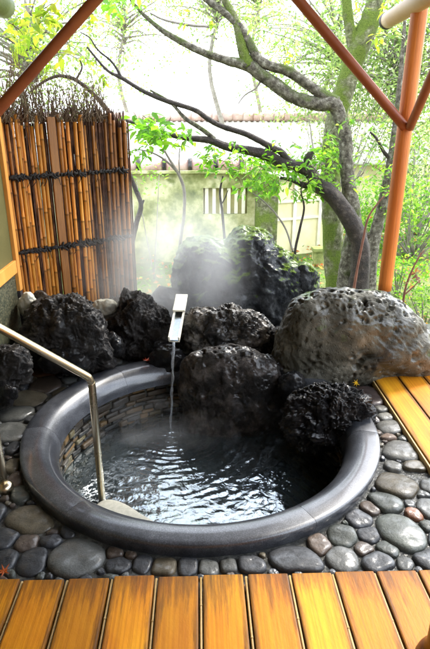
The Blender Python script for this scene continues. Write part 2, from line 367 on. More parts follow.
def ground_b(t, N, out):
    L = t.links.new
    tc = N('ShaderNodeTexCoord'); n1 = N('ShaderNodeTexNoise', i_Scale=1.3, i_Detail=8.0); L(tc.outputs['Object'], n1.inputs['Vector'])
    n2 = N('ShaderNodeTexNoise', i_Scale=28.0, i_Detail=6.0, i_Roughness=.7); L(tc.outputs['Object'], n2.inputs['Vector'])
    r1 = ramp(N, [(.35, (.10, .14, .03)), (.5, (.15, .19, .05)), (.65, (.20, .15, .08))]); L(n1.outputs['Fac'], r1.inputs[0])
    r2 = ramp(N, [(.3, (.5, .5, .5)), (.7, (1.5, 1.5, 1.5))]); L(n2.outputs['Fac'], r2.inputs[0])
    p = N('ShaderNodeBsdfPrincipled', i_Roughness=.95); L(mix_rgb(N, L, 1.0, r1.outputs[0], r2.outputs[0], 'MULTIPLY'), p.inputs['Base Color'])
    b = N('ShaderNodeBump', i_Strength=1.0, i_Distance=.03); L(n2.outputs['Fac'], b.inputs['Height']); L(b.outputs[0], p.inputs['Normal']); L(p.outputs[0], out.inputs[0])
M['ground'] = mat('mossy garden soil', ground_b)
def water_b(t, N, out):
    L = t.links.new
    fr = N('ShaderNodeFresnel', i_IOR=1.40); gl = N('ShaderNodeBsdfGlossy', i_Roughness=.02); gl.inputs[0].default_value = (.86, .94, 1, 1)
    tr = N('ShaderNodeBsdfTransparent'); tr.inputs[0].default_value = (.50, .62, .62, 1)
    tc = N('ShaderNodeTexCoord'); n = N('ShaderNodeTexNoise', i_Scale=22.0, i_Detail=3.0, i_Distortion=1.2); L(tc.outputs['Object'], n.inputs['Vector'])
    b = N('ShaderNodeBump', i_Strength=.3, i_Distance=.010); L(n.outputs['Fac'], b.inputs['Height'])
    L(b.outputs[0], gl.inputs['Normal']); L(b.outputs[0], fr.inputs['Normal'])
    fm = N('ShaderNodeMath', operation='MULTIPLY', i_1=6.5, use_clamp=True); L(fr.outputs[0], fm.inputs[0])
    df = N('ShaderNodeBsdfDiffuse'); df.inputs[0].default_value = (.16, .21, .23, 1); ml = N('ShaderNodeMixShader', i_0=.14); L(tr.outputs[0], ml.inputs[1]); L(df.outputs[0], ml.inputs[2])
    m = N('ShaderNodeMixShader'); L(fm.outputs[0], m.inputs[0]); L(ml.outputs[0], m.inputs[1]); L(gl.outputs[0], m.inputs[2]); L(m.outputs[0], out.inputs[0])
M['water'] = mat('bath water', water_b)
def glass_b(t, N, out):
    L = t.links.new
    g = N('ShaderNodeBsdfPrincipled', i_Roughness=.05, i_IOR=1.33); g.inputs['Transmission Weight'].default_value = .85; g.inputs['Base Color'].default_value = (.9, .95, 1, 1)
    L(g.outputs[0], out.inputs[0])
M['stream'] = mat('falling water', glass_b)

# ================================================================== STRUCTURE
TCX, TCY, TA, TB = 0.0, 2.305, .83, .808      # outer rim of the tub
RW = .160                                        # width of the rim
ZW = -.30                                        # water level
ZM = -.036                                       # mortar bed
# garden ground: one sheet out to the horizon, lower than the bath terrace
def ground():
    xs = np.concatenate([-np.geomspace(120, 3.2, 24), np.linspace(-3, 3, 61), np.geomspace(3.2, 120, 24)])
    ys = np.concatenate([np.linspace(-60, -3, 8), np.linspace(-2.6, 3.2, 24), np.linspace(3.4, 9, 70), np.geomspace(9.2, 260, 30)])
    X, Y = np.meshgrid(xs, ys); P = np.stack([X.ravel(), Y.ravel(), 0 * X.ravel()], 1)
    Z = -.36 + .10 * fbm(P * .8, 4, 3) + .05 * fbm(P * 3, 3, 4)
    Z = np.where((P[:, 1] < 3.5) & (P[:, 1] > -2) & (P[:, 0] > -1.7) & (P[:, 0] < 2.5), -1.6, Z); Z = Z - np.clip(P[:, 1] - 8.5, 0, 6) * .25
    P[:, 2] = Z; n = len(xs)
    Fc = [(j * n + i, j * n + i + 1, (j + 1) * n + i + 1, (j + 1) * n + i) for j in range(len(ys) - 1) for i in range(n - 1)]
    o = mesh_obj('ground', P, Fc, M['ground'], origin=(0, 0, 0)); tag(o, kind='structure')
ground()
# mortar terrace with a hole for the tub
def terrace():
    x0, x1, y0, y1 = -1.75, 2.6, 1.30, 3.75
    an = np.linspace(0, 2 * math.pi, 129)[:-1]; V = []; rings = 14
    for k in range(rings):
        t = k / (rings - 1)
        for a in an:
            c, s = math.cos(a), math.sin(a); ix, iy = TCX + (TA - .04) * c, TCY + (TB - .04) * s
            q = min(((x1 if c > 0 else x0) - TCX) / c if abs(c) > 1e-6 else 9, ((y1 if s > 0 else y0) - TCY) / s if abs(s) > 1e-6 else 9)
            ox, oy = TCX + q * c, TCY + q * s
            V.append((ix + (ox - ix) * t, iy + (oy - iy) * t, ZM))
    V = np.array(V); V[:, 2] += .006 * fbm(V * 12, 3, 9)
    n = len(an); lo = V[-n:].copy(); lo[:, 2] = -1.5; V = np.vstack([V, lo])
    Fc = [(k * n + i, k * n + (i + 1) % n, (k + 1) * n + (i + 1) % n, (k + 1) * n + i) for k in range(rings) for i in range(n)]
    o = mesh_obj('stone_paving_bed', V, Fc, M['mortar'], origin=(TCX, TCY, ZM)); tag(o, kind='structure')
terrace()

# ------------------------------------------------------------------ tub
tub = empty('bath_tub', (TCX, TCY, -.95), 'round sunken hot spring bath with a thick polished dark granite rim and stone lined wall', 'bath')
def rim_profile():
    pr = []                       # (offset inward from the outer edge, z)
    pr += [(.035, -.10), (.014, -.085), (.006, -.03), (.0, .004), (.002, .018)]
    pr += [(.006, .022), (.02, .0245), (.05, .027), (.075, .028)]
    for t in np.linspace(.1, 1, 14):
        pr.append((.075 + (RW - .075) * math.sin(math.pi / 2 * t), .028 - .11 * (1 - math.cos(math.pi / 2 * t)) ** .92))
    pr += [(RW + .001, -.086), (RW - .004, -.092), (RW - .03, -.094)]
    return pr
JA = [R(a) for a in (-128, -75 + 15, -8, 62, 128, 182)]
def rim():
    pr = rim_profile(); m = len(pr)
    ang = sorted([a % (2 * math.pi) for a in JA])
    for i, a0 in enumerate(ang):
        a1 = ang[(i + 1) % len(ang)] + (2 * math.pi if i == len(ang) - 1 else 0)
        g = .0007 / TA; n = max(12, int((a1 - a0) / R(1.6))); V = []
        aa = np.linspace(a0 + g, a1 - g, n)
        for j, a in enumerate(aa):
            e = 1 if j in (0, n - 1) else 0
            for (d, z) in pr:
                V.append((TCX + (TA - d) * math.cos(a), TCY + (TB - d) * math.sin(a), z - .0006 * e))
        Fc = [(j * m + k, j * m + k + 1, (j + 1) * m + k + 1, (j + 1) * m + k) for j in range(n - 1) for k in range(m - 1)]
        Fc = [f[::-1] for f in Fc]
        nv = len(V); V += V[:m] + V[(n - 1) * m:n * m]
        Fc.append(tuple(nv + k for k in range(m))); Fc.append(tuple(nv + m + k for k in range(m - 1, -1, -1)))
        o = mesh_obj('rim_segment', V, Fc, M['granite'], tub)
rim()
def tub_wall():
    mb = MB(); n = 96; V = []
    for z in (-.05, -.9):
        for i in range(n):
            a = 2 * math.pi * i / n; V.append((TCX + (TA - .115) * math.cos(a), TCY + (TB - .115) * math.sin(a), z))
    Fc = [((i + 1) % n, i, n + i, n + (i + 1) % n) for i in range(n)] + [tuple(range(n, 2 * n))]
    mb.add(V, Fc); mb.build('lining', M['tub_dark'], tub)
    mb = MB(); z = -.092; row = 0
    pal = [(.10, .065, .028), (.05, .045, .035), (.20, .12, .035), (.03, .03, .026), (.08, .065, .045), (.30, .17, .045), (.06, .045, .022), (.24, .20, .09)]
    while z > -.85:
        h = random.uniform(.022, .042); a = random.uniform(0, .1)
        a_end = a + 2 * math.pi
        while a < a_end - .03:
            wd = random.uniform(.05, .13); da = min(wd / .66, a_end - a)
            am = a + da / 2; rr = random.uniform(.0, .018)
            r1, r2 = TA - RW + .018 + rr, TB - RW + .018 + rr
            c = Vector((TCX + (r1 + .02) * math.cos(am), TCY + (r2 + .02) * math.sin(am), z - h / 2))
            col = np.array(random.choice(pal)) * random.uniform(.12, .5)
            rot = Matrix.Rotation(am + random.uniform(-.05, .05), 3, 'Z') @ Matrix.Rotation(random.uniform(-.06, .06), 3, 'X')
            box(mb, c, (.045, da * .66 - .004, h * random.uniform(.75, .98)), rot @ Matrix.Rotation(random.uniform(-.05, .05), 3, 'X'), .008, col)
            a += da
        z -= h
    mb.build('wall_stones', M['block'], tub)
tub_wall()
SP = at(170.5, 428, z=ZW)                     # where the stream lands
def water():
    nr, na = 150, 360; V = [(TCX, TCY, ZW)]
    rr = np.linspace(0, 1, nr + 1)[1:]; an = np.linspace(0, 2 * math.pi, na + 1)[:-1]
    Rg, A = np.meshgrid(rr, an, indexing='ij')
    X = TCX + (TA - .13) * Rg * np.cos(A); Y = TCY + (TB - .13) * Rg * np.sin(A)
    P = np.stack([X.ravel(), Y.ravel(), np.zeros(X.size)], 1)
    d = np.hypot(P[:, 0] - SP.x, P[:, 1] - SP.y)
    ph = d + .05 * fbm(P * 6, 4, 31); br = .55 + .9 * np.clip(fbm(P * 4, 2, 36) + .4, 0, 1)
    lam = .030 + .035 * np.clip(d / .6, 0, 1)
    z = br * .0019 * np.sin(2 * math.pi * ph / .040) * np.exp(-d / .42) * np.clip(d / .03, 0, 1)
    z += br * .0011 * np.sin(2 * math.pi * (ph * .8 + .25 * P[:, 0]) / .058) * np.exp(-((d - .45) / .3) ** 2)
    z += .0062 * fbm(P * 7, 3, 41) * np.clip(d / .5, .15, 1.0) + .0022 * fbm(P * 18, 2, 47)
    P[:, 2] = ZW + z
    V = np.vstack([np.array([[TCX, TCY, ZW]]), P])
    Fc = [(0, 1 + i, 1 + (i + 1) % na) for i in range(na)]
    Fc += [(1 + j * na + i, 1 + (j + 1) * na + i, 1 + (j + 1) * na + (i + 1) % na, 1 + j * na + (i + 1) % na) for j in range(nr - 1) for i in range(na)]
    o = mesh_obj('water', V, Fc, M['water'], origin=(TCX, TCY, ZW)); tag(o, kind='structure')
water()

# ------------------------------------------------------------------ rocks
def rock(name, poly, cpx, Y, D, m, label, cat='boulder', group=None, sub=6, amp=.05, rid=.0, k=1, fs=3.0, pits=0, pit_r=(.005, .016), pe=.8, box_p=.8, ro=4):
    c = at(cpx[0], cpx[1], Y=Y); ax = (c - Vector((0, 0, H))).normalized()
    pl = []
    for (x, y) in poly:
        q = at(x, y, Y=Y) - c; pl.append((math.atan2(q.z, q.x), math.hypot(q.x, q.z)))
    pl.sort(); A = np.array([p[0] for p in pl]); Rr = np.array([p[1] for p in pl])
    A = np.concatenate([A - 2 * math.pi, A, A + 2 * math.pi]); Rr = np.tile(Rr, 3)
    fine = np.linspace(-math.pi, math.pi, 361); rf = np.interp(fine, A, Rr)
    ker = np.hanning(15); ker /= ker.sum(); rf = np.convolve(np.concatenate([rf[-8:-1], rf, rf[1:8]]), ker, 'valid')
    bm = bmesh.new(); bmesh.ops.create_icosphere(bm, subdivisions=sub, radius=1)
    V = np.array([v.co[:] for v in bm.verts]); Fc = [[v.index for v in f.verts] for f in bm.faces]; bm.free()
    a, b, d = V[:, 0], V[:, 2], V[:, 1]
    s = np.sqrt(np.clip(1 - d * d, 0, 1)); ph = np.arctan2(b, a); r = np.interp(ph, fine, rf[:361] if len(rf) >= 361 else np.resize(rf, 361))
    sp = s ** box_p; dp = np.sign(d) * np.abs(d) ** pe
    axn = np.array(ax)
    P = np.array(c) + np.stack([r * np.cos(ph) * sp, 0 * a, r * np.sin(ph) * sp], 1) + axn * (D * dp)[:, None]
    N_ = P - np.array(c); N_ /= np.linalg.norm(N_, axis=1)[:, None] + 1e-9
    sc = fs / max(.25, float(np.mean(Rr)))
    Q = (P - np.array(c)) * sc + k * 7.1
    Qw = Q + .35 * np.stack([fbm(Q * .9, 2, k + 50), fbm(Q * .9, 2, k + 60), fbm(Q * .9, 2, k + 70)], 1)
    dsp = amp * fbm(Qw, 5, k, .52)
    if rid: dsp = dsp + rid * (fbm(Qw * 1.4, ro, k + 30, .5, True) - .35)
    dsp -= amp * .25
    if sub >= 7: dsp = dsp + amp * .16 * fbm(Qw * 9, 3, k + 90, .6)
    P = P + N_ * dsp[:, None]
    for _ in range(pits):
        i = rng.integers(0, len(P)); pr = rng.uniform(*pit_r) * (1 if rng.random() < .85 else 1.7)
        dv = P - P[i]; dv[:, 2] *= rng.uniform(.6, 1.2); dd = np.linalg.norm(dv, axis=1); q = np.clip(1 - (dd / pr) ** 2, 0, 1) ** .6
        P -= N_ * (q * pr * 1.15)[:, None]
    # the bottom rests on the bed
    o = mesh_obj(name, P, Fc, m); tag(o, label, cat, group)
    return o
G1 = 'dark lava boulders around the back of the bath'
rock('lava_boulder', [(16, 352), (20, 322), (33, 303), (58, 296), (80, 293), (93, 303), (103, 318), (108, 337), (116, 352), (118, 366), (90, 372), (50, 368), (24, 364)], (68, 335), 3.0, .26, M['dull_lava'],
     'broad dark boulder at the left of the bath below the bamboo fence', group=G1, k=1, sub=7, amp=.09, rid=.03, fs=1.7, ro=2)
rock('lava_boulder', [(-25, 395), (-22, 352), (0, 345), (18, 346), (32, 356), (34, 368), (18, 385), (2, 404), (-20, 410)], (2, 372), 2.62, .15, M['dull_lava'],
     'low jagged dark rock at the left picture edge beside the sloping handrail', group=G1, k=2, amp=.05, rid=.04)
rock('lava_boulder', [(106, 352), (108, 328), (118, 305), (132, 289), (146, 295), (161, 309), (172, 326), (178, 350), (160, 364), (120, 364)], (140, 332), 3.3, .22, M['dull_lava'],
     'pointed grey brown boulder in the steam just left of the water spout', group=G1, k=3, sub=7, amp=.085, rid=.035, fs=1.9, ro=2)
rock('mossy_boulder', [(168, 330), (172, 290), (176, 262), (184, 243), (205, 236), (224, 240), (238, 229), (268, 231), (276, 246), (290, 254), (300, 262), (310, 280), (312, 300), (300, 330), (270, 345), (200, 345)], (243, 288), 3.85, .34, M['lava_moss'],
     'tallest craggy black boulder with green moss patches in front of the garden wall', k=5, sub=7, amp=.06, rid=.035, fs=3.0, box_p=.7)
rock('lava_boulder', [(292, 280), (294, 266), (303, 261), (313, 266), (319, 280), (316, 296), (300, 300)], (305, 280), 3.7, .10, M['lava_moss'],
     'small black rock leaning on the right side of the tall mossy boulder', group=G1, k=14, sub=5, amp=.03, rid=.02)
rock('lava_boulder', [(176, 345), (180, 322), (192, 310), (215, 306), (245, 308), (262, 315), (274, 327), (282, 345), (270, 362), (225, 366), (190, 362)], (229, 335), 3.22, .22, M['lava_lichen'],
     'low flat boulder with a pale crusted top right of the water spout', group=G1, k=5, sub=7, amp=.055, rid=.018, ro=2, pits=160, pit_r=(.006, .014))
rock('round_boulder', [(184, 410), (178, 380), (182, 360), (202, 349), (235, 346), (265, 352), (284, 368), (293, 392), (300, 430), (296, 480), (240, 500), (195, 475)], (235, 405), 2.86, .21, M['brown_rock'],
     'rounded pitted boulder rising out of the bath water at the back', k=6, amp=.05, rid=.008, ro=2, sub=7, pits=300, pit_r=(.005, .014))
rock('tuff_boulder', [(268, 372), (273, 345), (280, 322), (290, 303), (306, 292), (335, 288), (370, 290), (395, 298), (415, 312), (436, 338), (452, 366), (440, 378), (405, 378), (385, 382), (372, 392), (345, 396), (315, 396), (288, 388)], (350, 345), 3.02, .36, M['tuff'],
     'largest grey brown boulder, full of small holes, at the foot of the orange post', k=7, sub=7, amp=.05, rid=.0, pits=750, pit_r=(.005, .016), fs=2.2, pe=.7, box_p=.7)
rock('lava_boulder', [(284, 425), (286, 405), (299, 393), (330, 386), (352, 390), (370, 399), (374, 412), (369, 428), (356, 436), (335, 446), (312, 452), (296, 446)], (330, 417), 2.42, .20, M['lava'],
     'jagged shiny black rock resting on the right end of the granite rim', group=G1, k=8, sub=7, amp=.055, rid=.05)
for i, (pl, c_, Y, D, mm, lb) in enumerate([
    ([(266, 345), (268, 330), (280, 326), (288, 335), (285, 352), (272, 356)], (277, 341), 3.15, .09, 'brown_rock', 'small brown rock wedged between the crusted boulder and the big pitted boulder'),
    ([(280, 395), (282, 376), (294, 370), (304, 380), (304, 398), (290, 405)], (292, 388), 2.72, .09, 'lava', 'small black rock below the pitted boulder, right of the rounded boulder'),
    ([(272, 380), (274, 362), (284, 358), (294, 366), (292, 382), (280, 388)], (283, 373), 2.85, .09, 'lava', 'dark rock tucked behind the right shoulder of the rounded boulder'),
    ([(98, 352), (100, 338), (112, 332), (124, 340), (124, 354), (110, 360)], (111, 346), 3.02, .10, 'lava', 'small dark rock between the broad left boulder and the pointed boulder'),
    ([(150, 372), (150, 352), (165, 344), (182, 350), (186, 368), (170, 380)], (168, 362), 3.02, .09, 'lava', 'dark rock on the back of the rim beneath the spout'),
    ([(20, 314), (20, 298), (28, 291), (36, 297), (38, 312), (30, 318)], (29, 304), 3.15, .07, 'step', 'pale rounded stone at the foot of the orange trim'),
    ([(34, 303), (34, 292), (42, 289), (49, 296), (49, 306)], (41, 298), 3.25, .06, 'brown_rock', 'small brown stone against the bamboo fence behind the broad left boulder'),
    ([(92, 310), (94, 302), (104, 298), (116, 302), (118, 312), (105, 318)], (105, 308), 3.35, .09, 'step', 'pale flat stone behind the broad left boulder at the foot of the fence'),
    ([(112, 310), (114, 298), (124, 294), (134, 300), (132, 314)], (123, 305), 3.6, .09, 'brown_rock', 'grey stone in the steam below the right end of the fence'),
    ([(150, 310), (152, 292), (166, 286), (180, 292), (182, 312), (165, 318)], (166, 302), 3.65, .14, 'brown_rock', 'grey stone hidden in steam directly behind the spout'),
    ([(0, 410), (-4, 392), (6, 384), (17, 388), (14, 400)], (6, 397), 2.4, .05, 'lava', 'small black rock at the left edge beside the topmost flat paving stones'),
    ([(44, 372), (36, 360), (50, 352), (74, 354), (92, 360), (84, 370), (60, 372)], (64, 363), 2.78, .08, 'lava', 'low black rock in front of the broad left boulder'),
]):
    rock('rock', pl, c_, Y, D, M[mm], lb, 'rock', k=20 + i, sub=5, amp=.03, rid=.012)

# ------------------------------------------------------------------ paving stones set in mortar
PB = [  # x0,x1,y0,y1 in the photograph, colour
 (32,62,364,377,'o'),(31,61,377,394,'b'),(9,47,391,406,'t'),(-4,34,406,421,'g'),(-9,25,422,443,'g'),(18,28,382,390,'d'),(6,19,443,456,'d'),(5,20,457,473,'t'),
 (8,24,473,486,'b'),(36,45,403,412,'d'),(61,78,376,383,'g'),(66,76,368,375,'g'),(10,33,486,503,'e'),(4,60,505,534,'t'),(-4,18,528,549,'d'),(15,38,534,551,'b'),
 (61,75,525,538,'d'),(40,63,535,547,'d'),(47,106,539,576,'g'),(17,47,548,576,'d'),(-10,17,550,573,'d'),(-14,3,505,527,'d'),(106,124,547,557,'b'),(104,129,558,574,'d'),
 (125,136,551,558,'b'),(134,151,556,573,'d'),(153,176,558,575,'t'),(178,198,559,574,'d'),(199,219,560,574,'g'),(220,237,559,573,'g'),(238,267,556,573,'d'),
 (270,322,547,572,'d'),(308,330,536,554,'b'),(377,419,472,499,'t'),(403,429,464,480,'l'),(367,404,492,513,'e'),(361,379,501,515,'b'),(346,372,510,528,'d'),
 (328,357,525,547,'e'),(357,381,527,542,'d'),(354,372,541,556,'b'),(326,359,548,571,'g'),(377,397,540,556,'e'),(361,394,551,572,'d'),(377,428,513,555,'e'),
 (405,422,508,521,'o'),(417,442,498,520,'g'),(404,415,499,508,'g'),(416,429,491,498,'g'),(421,438,479,496,'g'),(419,437,521,532,'e'),(397,414,557,570,'g'),
 (415,442,550,571,'d'),(428,446,532,550,'d'),(352,385,387,406,'m'),(374,388,406,412,'l'),(377,393,414,420,'l'),(379,401,422,434,'l'),(381,397,434,440,'p'),(384,419,441,461,'l'),
 (385,402,461,472,'l'),(403,428,461,480,'t'),(77,102,364,375,'g'),(103,113,360,368,'g'),(114,122,357,364,'g'),(-20,4,478,500,'g'),(-34,-10,440,470,'t'),(-30,-12,405,436,'g'),
 (-45,-16,520,560,'g'),(440,466,478,500,'t'),(444,475,505,535,'g'),(448,480,540,570,'e'),(47,62,363,369,'d')]
PC = {'o': (.30, .12, .05), 'b': (.17, .125, .095), 't': (.19, .16, .105), 'g': (.15, .155, .145), 'd': (.07, .075, .085), 'e': (.125, .14, .12), 'l': (.24, .235, .205), 'm': (.12, .08, .07), 'p': (.36, .25, .18)}
PN = {'o': 'orange brown', 'b': 'brown', 't': 'tan', 'g': 'grey', 'd': 'near black', 'e': 'dark greenish', 'l': 'light grey', 'm': 'maroon brown', 'p': 'pinkish beige'}
stones = []
for (x0, x1, y0, y1, c) in PB:
    a, b = at((x0 + x1) / 2, y1, z=-.03), at((x0 + x1) / 2, y0, z=-.03)
    cy = (a.y + b.y) / 2; ym = (y0 + y1) / 2; l, r_ = at(x0, ym, z=-.03), at(x1, ym, z=-.03)
    stones.append([(l.x + r_.x) / 2, cy, (r_.x - l.x) / 2, (b.y - a.y) / 2, c])
def in_tub(x, y, rad): return ((x - TCX) / (TA + rad * .75)) ** 2 + ((y - TCY) / (TB + rad * .75)) ** 2 < 1
EDGE_Y = at(200, 574.5, z=0).y
RDX = .5 * (at(376, 381, z=0).x + at(430, 465, z=0).x)     # left edge of the right-hand deck
RDX = max(RDX, .92)
def free(x, y, rad):
    for s in stones:
        dx, dy = (x - s[0]) / (s[2] + rad * .85), (y - s[1]) / (s[3] + rad * .85)
        if dx * dx + dy * dy < 1: return False
    return True
nfix = len(stones)
tries = 0
for rad in (.045, .036, .028, .021, .016, .012):
    for _ in range(2600):
        x = random.uniform(-1.45, RDX - .03); y = random.uniform(EDGE_Y + .015, 3.0)
        if y > 2.75 and -.55 < x: continue
        if in_tub(x, y, rad) or not free(x, y, rad) or y - rad < EDGE_Y: continue
        if not -25 < (215 + F * ((x * math.cos(YAW) - y * math.sin(YAW)) / ((y * math.cos(YAW) + x * math.sin(YAW)) * math.cos(TH) + H * math.sin(TH)))) < 455: continue
        stones.append([x, y, rad * random.uniform(.9, 1.25), rad * random.uniform(.8, 1.05), random.choice('dggdtbe')])
ANG = np.linspace(0, 2 * math.pi, 33)[:-1]
def outline(i):
    x, y, rx, ry, c = stones[i]; rx *= 1.15; ry *= 1.15
    k = i * 3 + 1; ca, sa = np.cos(ANG), np.sin(ANG)
    pw = 2.2 + (i * 7 % 5) * .35; base = (np.abs(ca / rx) ** pw + np.abs(sa / ry) ** pw) ** (-1 / pw)
    base = base * (1 + .38 * fbm(np.stack([ca * 1.5, sa * 1.5, 0 * ca + i * 3.7], 1), 2, k))
    for j, s in enumerate(stones):
        if j == i: continue
        dx, dy = s[0] - x, s[1] - y; d = math.hypot(dx, dy)
        if d > .5: continue
        ux, uy = dx / d, dy / d
        ri = 1 / math.sqrt((ux / rx) ** 2 + (uy / ry) ** 2); rj = 1 / math.sqrt((ux / (s[2] * 1.15)) ** 2 + (uy / (s[3] * 1.15)) ** 2)
        if ri + rj < d - .004: continue
        lim = d * ri / (ri + rj) - .0022
        cc = ca * ux + sa * uy; q = np.where(cc > .05, lim / np.maximum(cc, .05), 9)
        base = np.minimum(base, q)
    for t, a in enumerate(ANG):        # keep clear of rim and deck edges
        for _ in range(12):
            X, Y = x + base[t] * math.cos(a), y + base[t] * math.sin(a)
            bad = ((X - TCX) / (TA + .002)) ** 2 + ((Y - TCY) / (TB + .002)) ** 2 < 1 or Y < EDGE_Y + .006 or X > RDX - .006
            if not bad: break
            base[t] *= .9
    b = base.copy()
    for _ in range(2): b = .25 * np.roll(b, 1) + .5 * b + .25 * np.roll(b, -1)
    return b
GS = 'river stones set in mortar around the bath'
WHERE = lambda x, y: ('left of the bath rim' if x < -.62 and y > 1.75 else 'at the far left behind the bath' if x < -.2 and y > 2.7 else 'in the lower left corner before the wooden deck' if x < -.35 else
                      'in the narrow strip between rim and front deck' if x < .33 else 'in the wide paving at the lower right of the bath' if y < 1.95 else 'beside the edge of the yellow side deck')
def add_stone(i):
    x, y, rx, ry, c = stones[i]; b = outline(i)
    if b.min() < .004: return
    big = (rx + ry) / 2
    h = min(.022, .012 + big * .11) * random.uniform(.85, 1.15)
    if y < 1.56 and abs(x) < 1: h = min(h, .04)
    V = []; prof = [(0.0, 1.0), (.3, .99), (.55, .955), (.75, .88), (.88, .74), (.96, .5), (1.0, .2), (1.0, -.35)]
    V.append((x, y, ZM + h))
    for (t, zz) in prof[1:]:
        for a, r in zip(ANG, b): V.append((x + r * t * math.cos(a), y + r * t * math.sin(a), ZM + h * zz))
    V = np.array(V); V[:, 2] += fbm(V * (1.2 / max(big, .02)) + i, 3, i) * h * .38; n = 32
    tl = np.array([random.uniform(-.09, .09), random.uniform(-.09, .09)]); V[:, 2] += (V[:, 0] - x) * tl[0] + (V[:, 1] - y) * tl[1]
    V[:, 2] -= 0.0
    Fc = [(0, 1 + j, 1 + (j + 1) % n) for j in range(n)] + [(1 + k * n + j, 1 + (k + 1) * n + j, 1 + (k + 1) * n + (j + 1) % n, 1 + k * n + (j + 1) % n) for k in range(6) for j in range(n)]
    o = mesh_obj('river_stone', V, Fc, M['pebble'])
    q = random.uniform(.5, .9); cl = PC[c]; o.color = (cl[0] * q, cl[1] * q, cl[2] * q, 1)
    size = 'large' if big > .075 else 'medium' if big > .04 else 'small' if big > .02 else 'tiny'
    return o, size, c, x, y, big
info = [q for q in (add_stone(i) for i in range(len(stones))) if q]
# labels: each stone is told by its clock position round the bath (twelve o'clock = the far side) and its order outward
HR = ['twelve', 'one', 'two', 'three', 'four', 'five', 'six', 'seven', 'eight', 'nine', 'ten', 'eleven']
ORD = ['touching the rim', 'second outward', 'third outward', 'fourth outward', 'fifth outward', 'sixth outward', 'seventh outward', 'eighth outward', 'ninth outward', 'tenth outward', 'outermost']
grp = {}
for q in info:
    a = (math.pi / 2 - math.atan2(q[4] - TCY, q[3] - TCX)) % (2 * math.pi); k = int(round(a / (math.pi / 24))) % 48
    grp.setdefault(k, []).append(q)
for k, qs in grp.items():
    qs.sort(key=lambda q: math.hypot(q[3] - TCX, q[4] - TCY)); h_ = HR[(k // 4) % 12]
    tm = (h_ + " o'clock", 'quarter past ' + h_, 'half past ' + h_, 'quarter to ' + HR[(k // 4 + 1) % 12])[k % 4]
    for n_, q in enumerate(qs):
        last = '' if n_ < 10 else [', nearer one', ', farther one', ', farthest one', ', last one'][min(n_ - 10, 3)]
        tag(q[0], f'{q[1]} {PN[q[2]]} stone at {tm} around the bath, {ORD[min(n_, 10)]}{last}', 'paving stone', GS)

# ------------------------------------------------------------------ wooden decks
deck = empty('wooden_deck', (0, .8, -.04), 'worn orange wooden deck across the front with bamboo strips between its boards', 'deck')
gx = [at(p, 575, z=0).x for p in (23.5, 68, 112.5, 156.5, 201, 246, 290, 333.5, 376, 418.5)]
st = (gx[-1] - gx[0]) / 9
gx = [gx[0] - st * k for k in range(4, 0, -1)] + gx + [gx[-1] + st * k for k in range(1, 5)]
gp = .013
bmesh_board = None
for i in range(len(gx) - 1):
    mb = MB(); e = random.uniform(-.006, .004)
    box(mb, (0, 0, 0), (st - gp, EDGE_Y - .1, .035), None, .005)
    o = mesh_obj('board', np.vstack(mb.v), mb.f, M['board'], origin=(0, 0, 0), smooth=False)
    o.parent = deck; o.location = Vector((gx[i] + st / 2, (EDGE_Y + .1) / 2 + e, -.0175 + random.uniform(-.0015, .0015))) - Vector(deck.location)
for i, x in enumerate(gx):
    mb = MB(); tube(mb, [(x, .1, -.012, .0042), (x + .001, .6, -.011, .0042), (x, 1.0, -.012, .0045), (x, EDGE_Y - .004, -.011, .0042)], 8, 4)
    for yy in (random.uniform(.9, 1.0), random.uniform(1.15, 1.3)):
        tube(mb, [(x, yy - .003, -.0115, .0052), (x, yy + .003, -.0115, .0052)], 8, 1)
    mb.build('bamboo_strip', M['strip'], deck)
mb = MB(); box(mb, ((gx[0] + gx[-1]) / 2, EDGE_Y - .03, -.07), (gx[-1] - gx[0], .04, .066)); box(mb, ((gx[0] + gx[-1]) / 2, .5, -.07), (gx[-1] - gx[0], .06, .066)); mb.build('joist', M['roofwood'], deck)
sdk = empty('side_deck', (RDX + .6, 2.2, -.04), 'bright yellow orange wooden deck at the right, running under the pitted boulder', 'deck')
x = RDX; k = 0
for k in range(8):
    mb = MB(); box(mb, (0, 0, 0), (.139, 1.62, .035), None, .004)
    o = mesh_obj('board', np.vstack(mb.v), mb.f, M['board'], origin=(0, 0, 0), smooth=False)
    o.parent = sdk; o.location = Vector((RDX + .0725 + k * .146, EDGE_Y + .02 + .81, -.0175)) - Vector(sdk.location)
mb = MB()
for yy in (1.6, 2.2, 2.8): box(mb, (RDX + .59, yy, -.07), (1.14, .05, .066))
mb.build('joist', M['roofwood'], sdk)
mb = MB(); box(mb, (RDX - .006, EDGE_Y + .83, -.03), (.008, 1.6, .05), None, .002); mb.build('edge_board', M['strip'], sdk)

# ------------------------------------------------------------------ pavilion (posts, braces, beams, roof)
PY = 3.35
pav = empty('bath_pavilion', (0, PY, -.1), 'open wooden pavilion over the bath: orange log post, Y shaped braces and log beam ends', 'pavilion')
def log(name, a, b, r0, r1, m, parent=pav, seg=24, bow=0.0):
    a, b = Vector(a), Vector(b); mb = MB(); pts = []
    for t in np.linspace(0, 1, 7):
        p = a.lerp(b, t); q = r0 + (r1 - r0) * t
        pts.append((p.x + bow * math.sin(t * 3.1) * .5, p.y, p.z + bow * math.sin(t * 3.1), q * (1 + random.uniform(-.01, .01))))
    tube(mb, pts, seg, 5, rough=.03, k=int(abs(a.x * 100))); return mb.build(name, m, parent)
pb, pm, ptp = at(384.5, 290, Y=PY), at(406, 118, Y=PY), at(420, 6, Y=PY)
PX = (pb.x + ptp.x) / 2
pst = log('post', (pb.x, PY, pb.z), (ptp.x, PY, ptp.z + .05), .042, .045, M['post'])
log('post_shoe', (pb.x, PY, pb.z - .45), (pb.x, PY, pb.z + .002), .038, .038, M['iron'], parent=pst)
